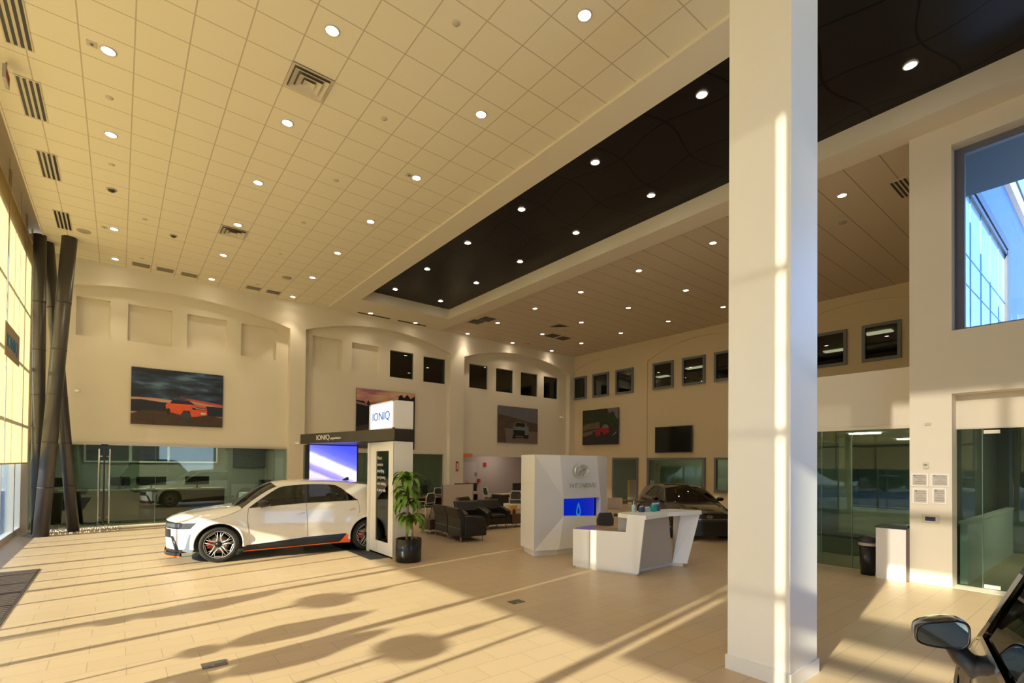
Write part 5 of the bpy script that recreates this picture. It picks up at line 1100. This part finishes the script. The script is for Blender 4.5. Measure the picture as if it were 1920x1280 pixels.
    for (sx_, sy) in ((2.35, -.38), (2.35, .38), (3.25, -.38), (3.25, .38)):
        s_ = MB(); s_.prism([(-.45, .75*zs), (.0, .72*zs), (.16, 1.22*zs), (.10, 1.27*zs), (-.02, 1.24*zs), (-.10, .90*zs), (-.45, .90*zs)], sy-.24, sy+.24, 'y', T=Matrix.Translation((sx_, 0, 0))); s_.prism([(.08, 1.27*zs), (.14, 1.27*zs), (.18, 1.42*zs), (.08, 1.42*zs)], sy-.13, sy+.13, 'y', T=Matrix.Translation((sx_, 0, 0))); s_.obj('seat', mat('seat_cloth', (.04, .045, .045), .8, noise=.1), root, bevel=.02)
    m_ = MB()
    for k_ in range(12):
        a = 2*PI*k_/12
    tor = [[Vector((1.75, -.38, .98*zs))+Vector((math.sin(a)*.05, math.cos(a)*.18, math.sin(a)*.17))+Vector((math.cos(b_)*.012, 0, math.sin(b_)*.012)) for b_ in [PI*k/3 for k in range(6)]] for a in [2*PI*i/20 for i in range(21)]]
    MB().grid(tor, closed=True).obj('steering_wheel', blk, root)
    # door gaps
    def gap(pts, w=.004):
      pts = smooth_poly(pts, 4)
      for s in (-1, 1):
        mb = MB()
        for i in range(len(pts)-1):
            (x0, z0), (x1, z1) = pts[i], pts[i+1]; d = Vector((x1-x0, z1-z0)).normalized(); n = Vector((-d.y, d.x))*w
            mb.add([(x0+n.x, s*(Wd(x0, z0)+.0025), (z0+n.y)*zs), (x0-n.x, s*(Wd(x0, z0)+.0025), (z0-n.y)*zs), (x1-n.x, s*(Wd(x1, z1)+.0025), (z1-n.y)*zs), (x1+n.x, s*(Wd(x1, z1)+.0025), (z1+n.y)*zs)], [(0, 1, 2, 3)])
        mb.obj('door_gap', blk, root)
    gap([(1.38, 1.08), (1.36, .85), (1.39, .60), (1.40, .33)]); gap([(2.50, 1.15), (2.52, .8), (2.53, .42)]); gap([(3.62, 1.17), (3.66, .95), (3.60, .80)], .003); gap([(.45, .826), (.75, .875), (1.0, .945), (1.25, 1.05)], .003)
    for (x0, z0, x1, z1) in ((2.28, .915, 2.47, .94), (3.35, .985, 3.56, .99)):
        for s in (-1, 1):
            y = Wd((x0+x1)/2, z0); MB().tube([(x0, s*(y+.003), z0*zs), ((x0+x1)/2, s*(y+.018), (z0+z1)/2*zs), (x1, s*(y+.003), z1*zs)], [.008, .014, .008], 8).obj('door_handle', paint, root)
    # mirrors
    for s in (-1, 1):
        mm = MB(); P = []
        for i in range(9):
            f = i/8; x = 1.53+.24*f; r_ = math.sin(PI*(.12+.80*f))**.6
            P.append([(x, s*(1.05+.115*r_*math.cos(b_)), (1.165+.075*r_*math.sin(b_))*zs) for b_ in [2*PI*k/12 for k in range(12)]])
        mm.grid(P, closed=True); mm.add(P[-1], [tuple(range(12))])
        mm.tube([(1.62, s*.86, 1.09*zs), (1.63, s*.96, 1.12*zs)], .03, 8)
        if not (st.get('bigmirror') and s < 0): mm.obj('door_mirror', st.get('mirror', blk), root)
    if st.get('fin'): MB().prism([(3.45, 1.60), (3.62, 1.60), (3.62, 1.675), (3.58, 1.675)], -.02, .02, 'y').obj('roof_fin', blk, root)
    # wheels
    rimb = mat('rim_black', (.015, .015, .016), .3, .4, noise=.1); rims = mat('rim_silver_edge', (.62, .61, .59), .3, .5, noise=.05); tyre = mat('tyre_rubber', (.018, .017, .016), .7, noise=.15, nscale=40)
    proto = None
    for (cx, s) in ((FWX, -1), (RWX, -1), (FWX, 1), (RWX, 1)):
        if proto is None:
            w = MB().lathe([(.25, -.10), (.275, -.125), (.335, -.128), (.358, -.10), (.363, -.06), (.363, .06), (.358, .10), (.335, .128), (.275, .125), (.25, .10), (.25, -.10)], seg=48, axis='y').obj('tyre', tyre, root); proto = w
            wr_ = MB().lathe([(.0, .0), (.262, .0), (.262, -.105), (.272, -.118), (.268, -.10)], seg=40, axis='y'); wr_.lathe([(0, -.09), (.05, -.085), (.055, -.02)], seg=20, axis='y')
            ri = wr_.obj('rim', rimb, w)
            sk = MB()
            def pol(r_, a): return (r_*math.cos(a), -.108+.02*(1-r_/.26), r_*math.sin(a))
            for k_ in range(5):
                a = 2*PI*k_/5+.30
                for d_ in (-1, 1):
                    off = d_*.020
                    p0 = Vector((math.cos(a)*.055-math.sin(a)*off, -.085, math.sin(a)*.055+math.cos(a)*off)); p1 = Vector((math.cos(a)*.245-math.sin(a)*off*1.5, -.112, math.sin(a)*.245+math.cos(a)*off*1.5)); sk.tube([p0, p1], .0075, 6)
                b_ = a+PI/5
                q = [pol(.075, b_), pol(.155, b_-.42), pol(.245, b_-.30), pol(.25, b_+.30), pol(.155, b_+.42), pol(.075, b_)]
                sk.tube(q, .006, 6, smooth=False)
            sk.lathe([(.262, -.116), (.270, -.122), (.274, -.116)], seg=40, axis='y')
            sk.obj('spokes', rims, w)
            MB().lathe([(.06, -.03), (.185, -.03), (.185, -.045), (.06, -.045)], seg=32, axis='y').obj('brake_disc', mat('brake_disc_steel', (.33, .27, .22), .4, .8, noise=.1), w)
            if st.get('caliper'): MB().prism([(r_*math.cos(t_), r_*math.sin(t_)) for r_, t_ in [(.115, 2.75), (.205, 2.75), (.215, 3.1), (.205, 3.5), (.115, 3.5)]], -.075, -.045, 'y').obj('brake_caliper', mat('caliper_red', (.6, .015, .015), .3, noise=.03), w)
        else:
            w = proto.copy(); COL.objects.link(w)
            for ch_ in list(proto.children):
                c = ch_.copy(); COL.objects.link(c); c.parent = w
        w.location = (cx, s*.80, WZ*zs if zs < 1.02 else WZ)
        w.scale = (1, 1, 1) if s < 0 else (1, 1, 1)
        if s > 0: w.rotation_euler = (0, 0, PI)
    for o_ in root.children:
        if o_.name.startswith('wheel'): pass
    return root
def car_paint(nm, col, metal=0., rough=.25): return mat(nm, col, rough, metal, coat=1.0, noise=.01)
clr = glass_mat('car_side_glass', (.20, .24, .21), .10); wsg = glass_mat('car_windscreen_glass', (.42, .50, .45), .12)
build_car('white_hatchback', 'white electric hatchback with orange sill stripe and black multi-spoke wheels in the showroom', (.854+0, 12.466, 0), math.radians(-6.13),
          dict(kind='hatch', paint=car_paint('pearl_white_paint', (.80, .77, .72)), glass=clr, wglass=wsg, accent=orange_pl, caliper=1, fin=1))
blkp = car_paint('gloss_black_paint', (.010, .009, .008))
build_car('black_sedan', 'black car parked facing us behind the reception desk', (12.45, 7.14, 0), math.radians(51),
          dict(kind='sedan', paint=blkp, glass=glass_mat('dark_car_glass', (.06, .07, .065), .10), wglass=glass_mat('dark_car_screen', (.16, .19, .17), .10), zs=.885)).scale = (1, .93, 1)
rz3 = math.radians(189.7); R3 = Matrix.Rotation(rz3, 3, 'Z'); o3 = Vector((3.33, .48, 0))-R3 @ Vector((1.39, -.885, 0))
nc = build_car('dark_suv', 'black car in the right foreground, cut by the frame, showing its mirror and side window', o3, rz3,
          dict(kind='suv', paint=blkp, glass=glass_mat('near_car_glass', (.10, .11, .10), .10), wglass=glass_mat('dark_car_screen'), zs=1.12, bigmirror=1, belt=chrome, pillar=blkp))
for ch_ in nc.children:
    if ch_.type == 'MESH' and ch_.data.users == 1:
        for v_ in ch_.data.vertices:
            if v_.co.z > 1.2: v_.co.z += (v_.co.z-1.2)*.45
# the detailed near door mirror (camera side), glass facing backwards
mh = MB(); P = []
def sup(a, w, h, n=3.4):
    c, s_ = math.cos(a), math.sin(a); x = math.copysign(abs(c)**(2/n), c); z = math.copysign(abs(s_)**(2/n), s_); return (w*x, h*z*(.86+.16*x)+.012*x)
mc_ = Vector((1.50, -1.03, 1.235)); MR = Matrix.Rotation(math.radians(16), 4, 'Z') @ Matrix.Rotation(math.radians(4), 4, 'Y'); MT = Matrix.Translation(mc_) @ MR
angs = [2*PI*k/32 for k in range(32)]
for (dx, k_) in ((-.13, .35), (-.11, .72), (-.06, .93), (.0, 1.0), (.03, 1.0), (.040, .96), (.030, .89)):
    P.append([MT @ Vector((dx, *sup(b_, .108*k_, .080*k_))) for b_ in angs])
mh.grid(P, closed=True); mh.add(P[0], [tuple(range(32))])
mh.obj('mirror_housing', blkp, nc)
gl_ = MB(); gl_.add([MT @ Vector((.032, *sup(b_, .097, .069))) for b_ in angs], [tuple(range(32))]); gl_.obj('mirror_glass', mat('mirror_silver', (.45, .48, .40), .02, 1.0, noise=.01), nc)
MB().tube([(1.42, -1.0, 1.20), (1.44, -.95, 1.12), (1.47, -.88, 1.07)], [.04, .045, .055], 12).obj('mirror_stalk', black_pl, nc)
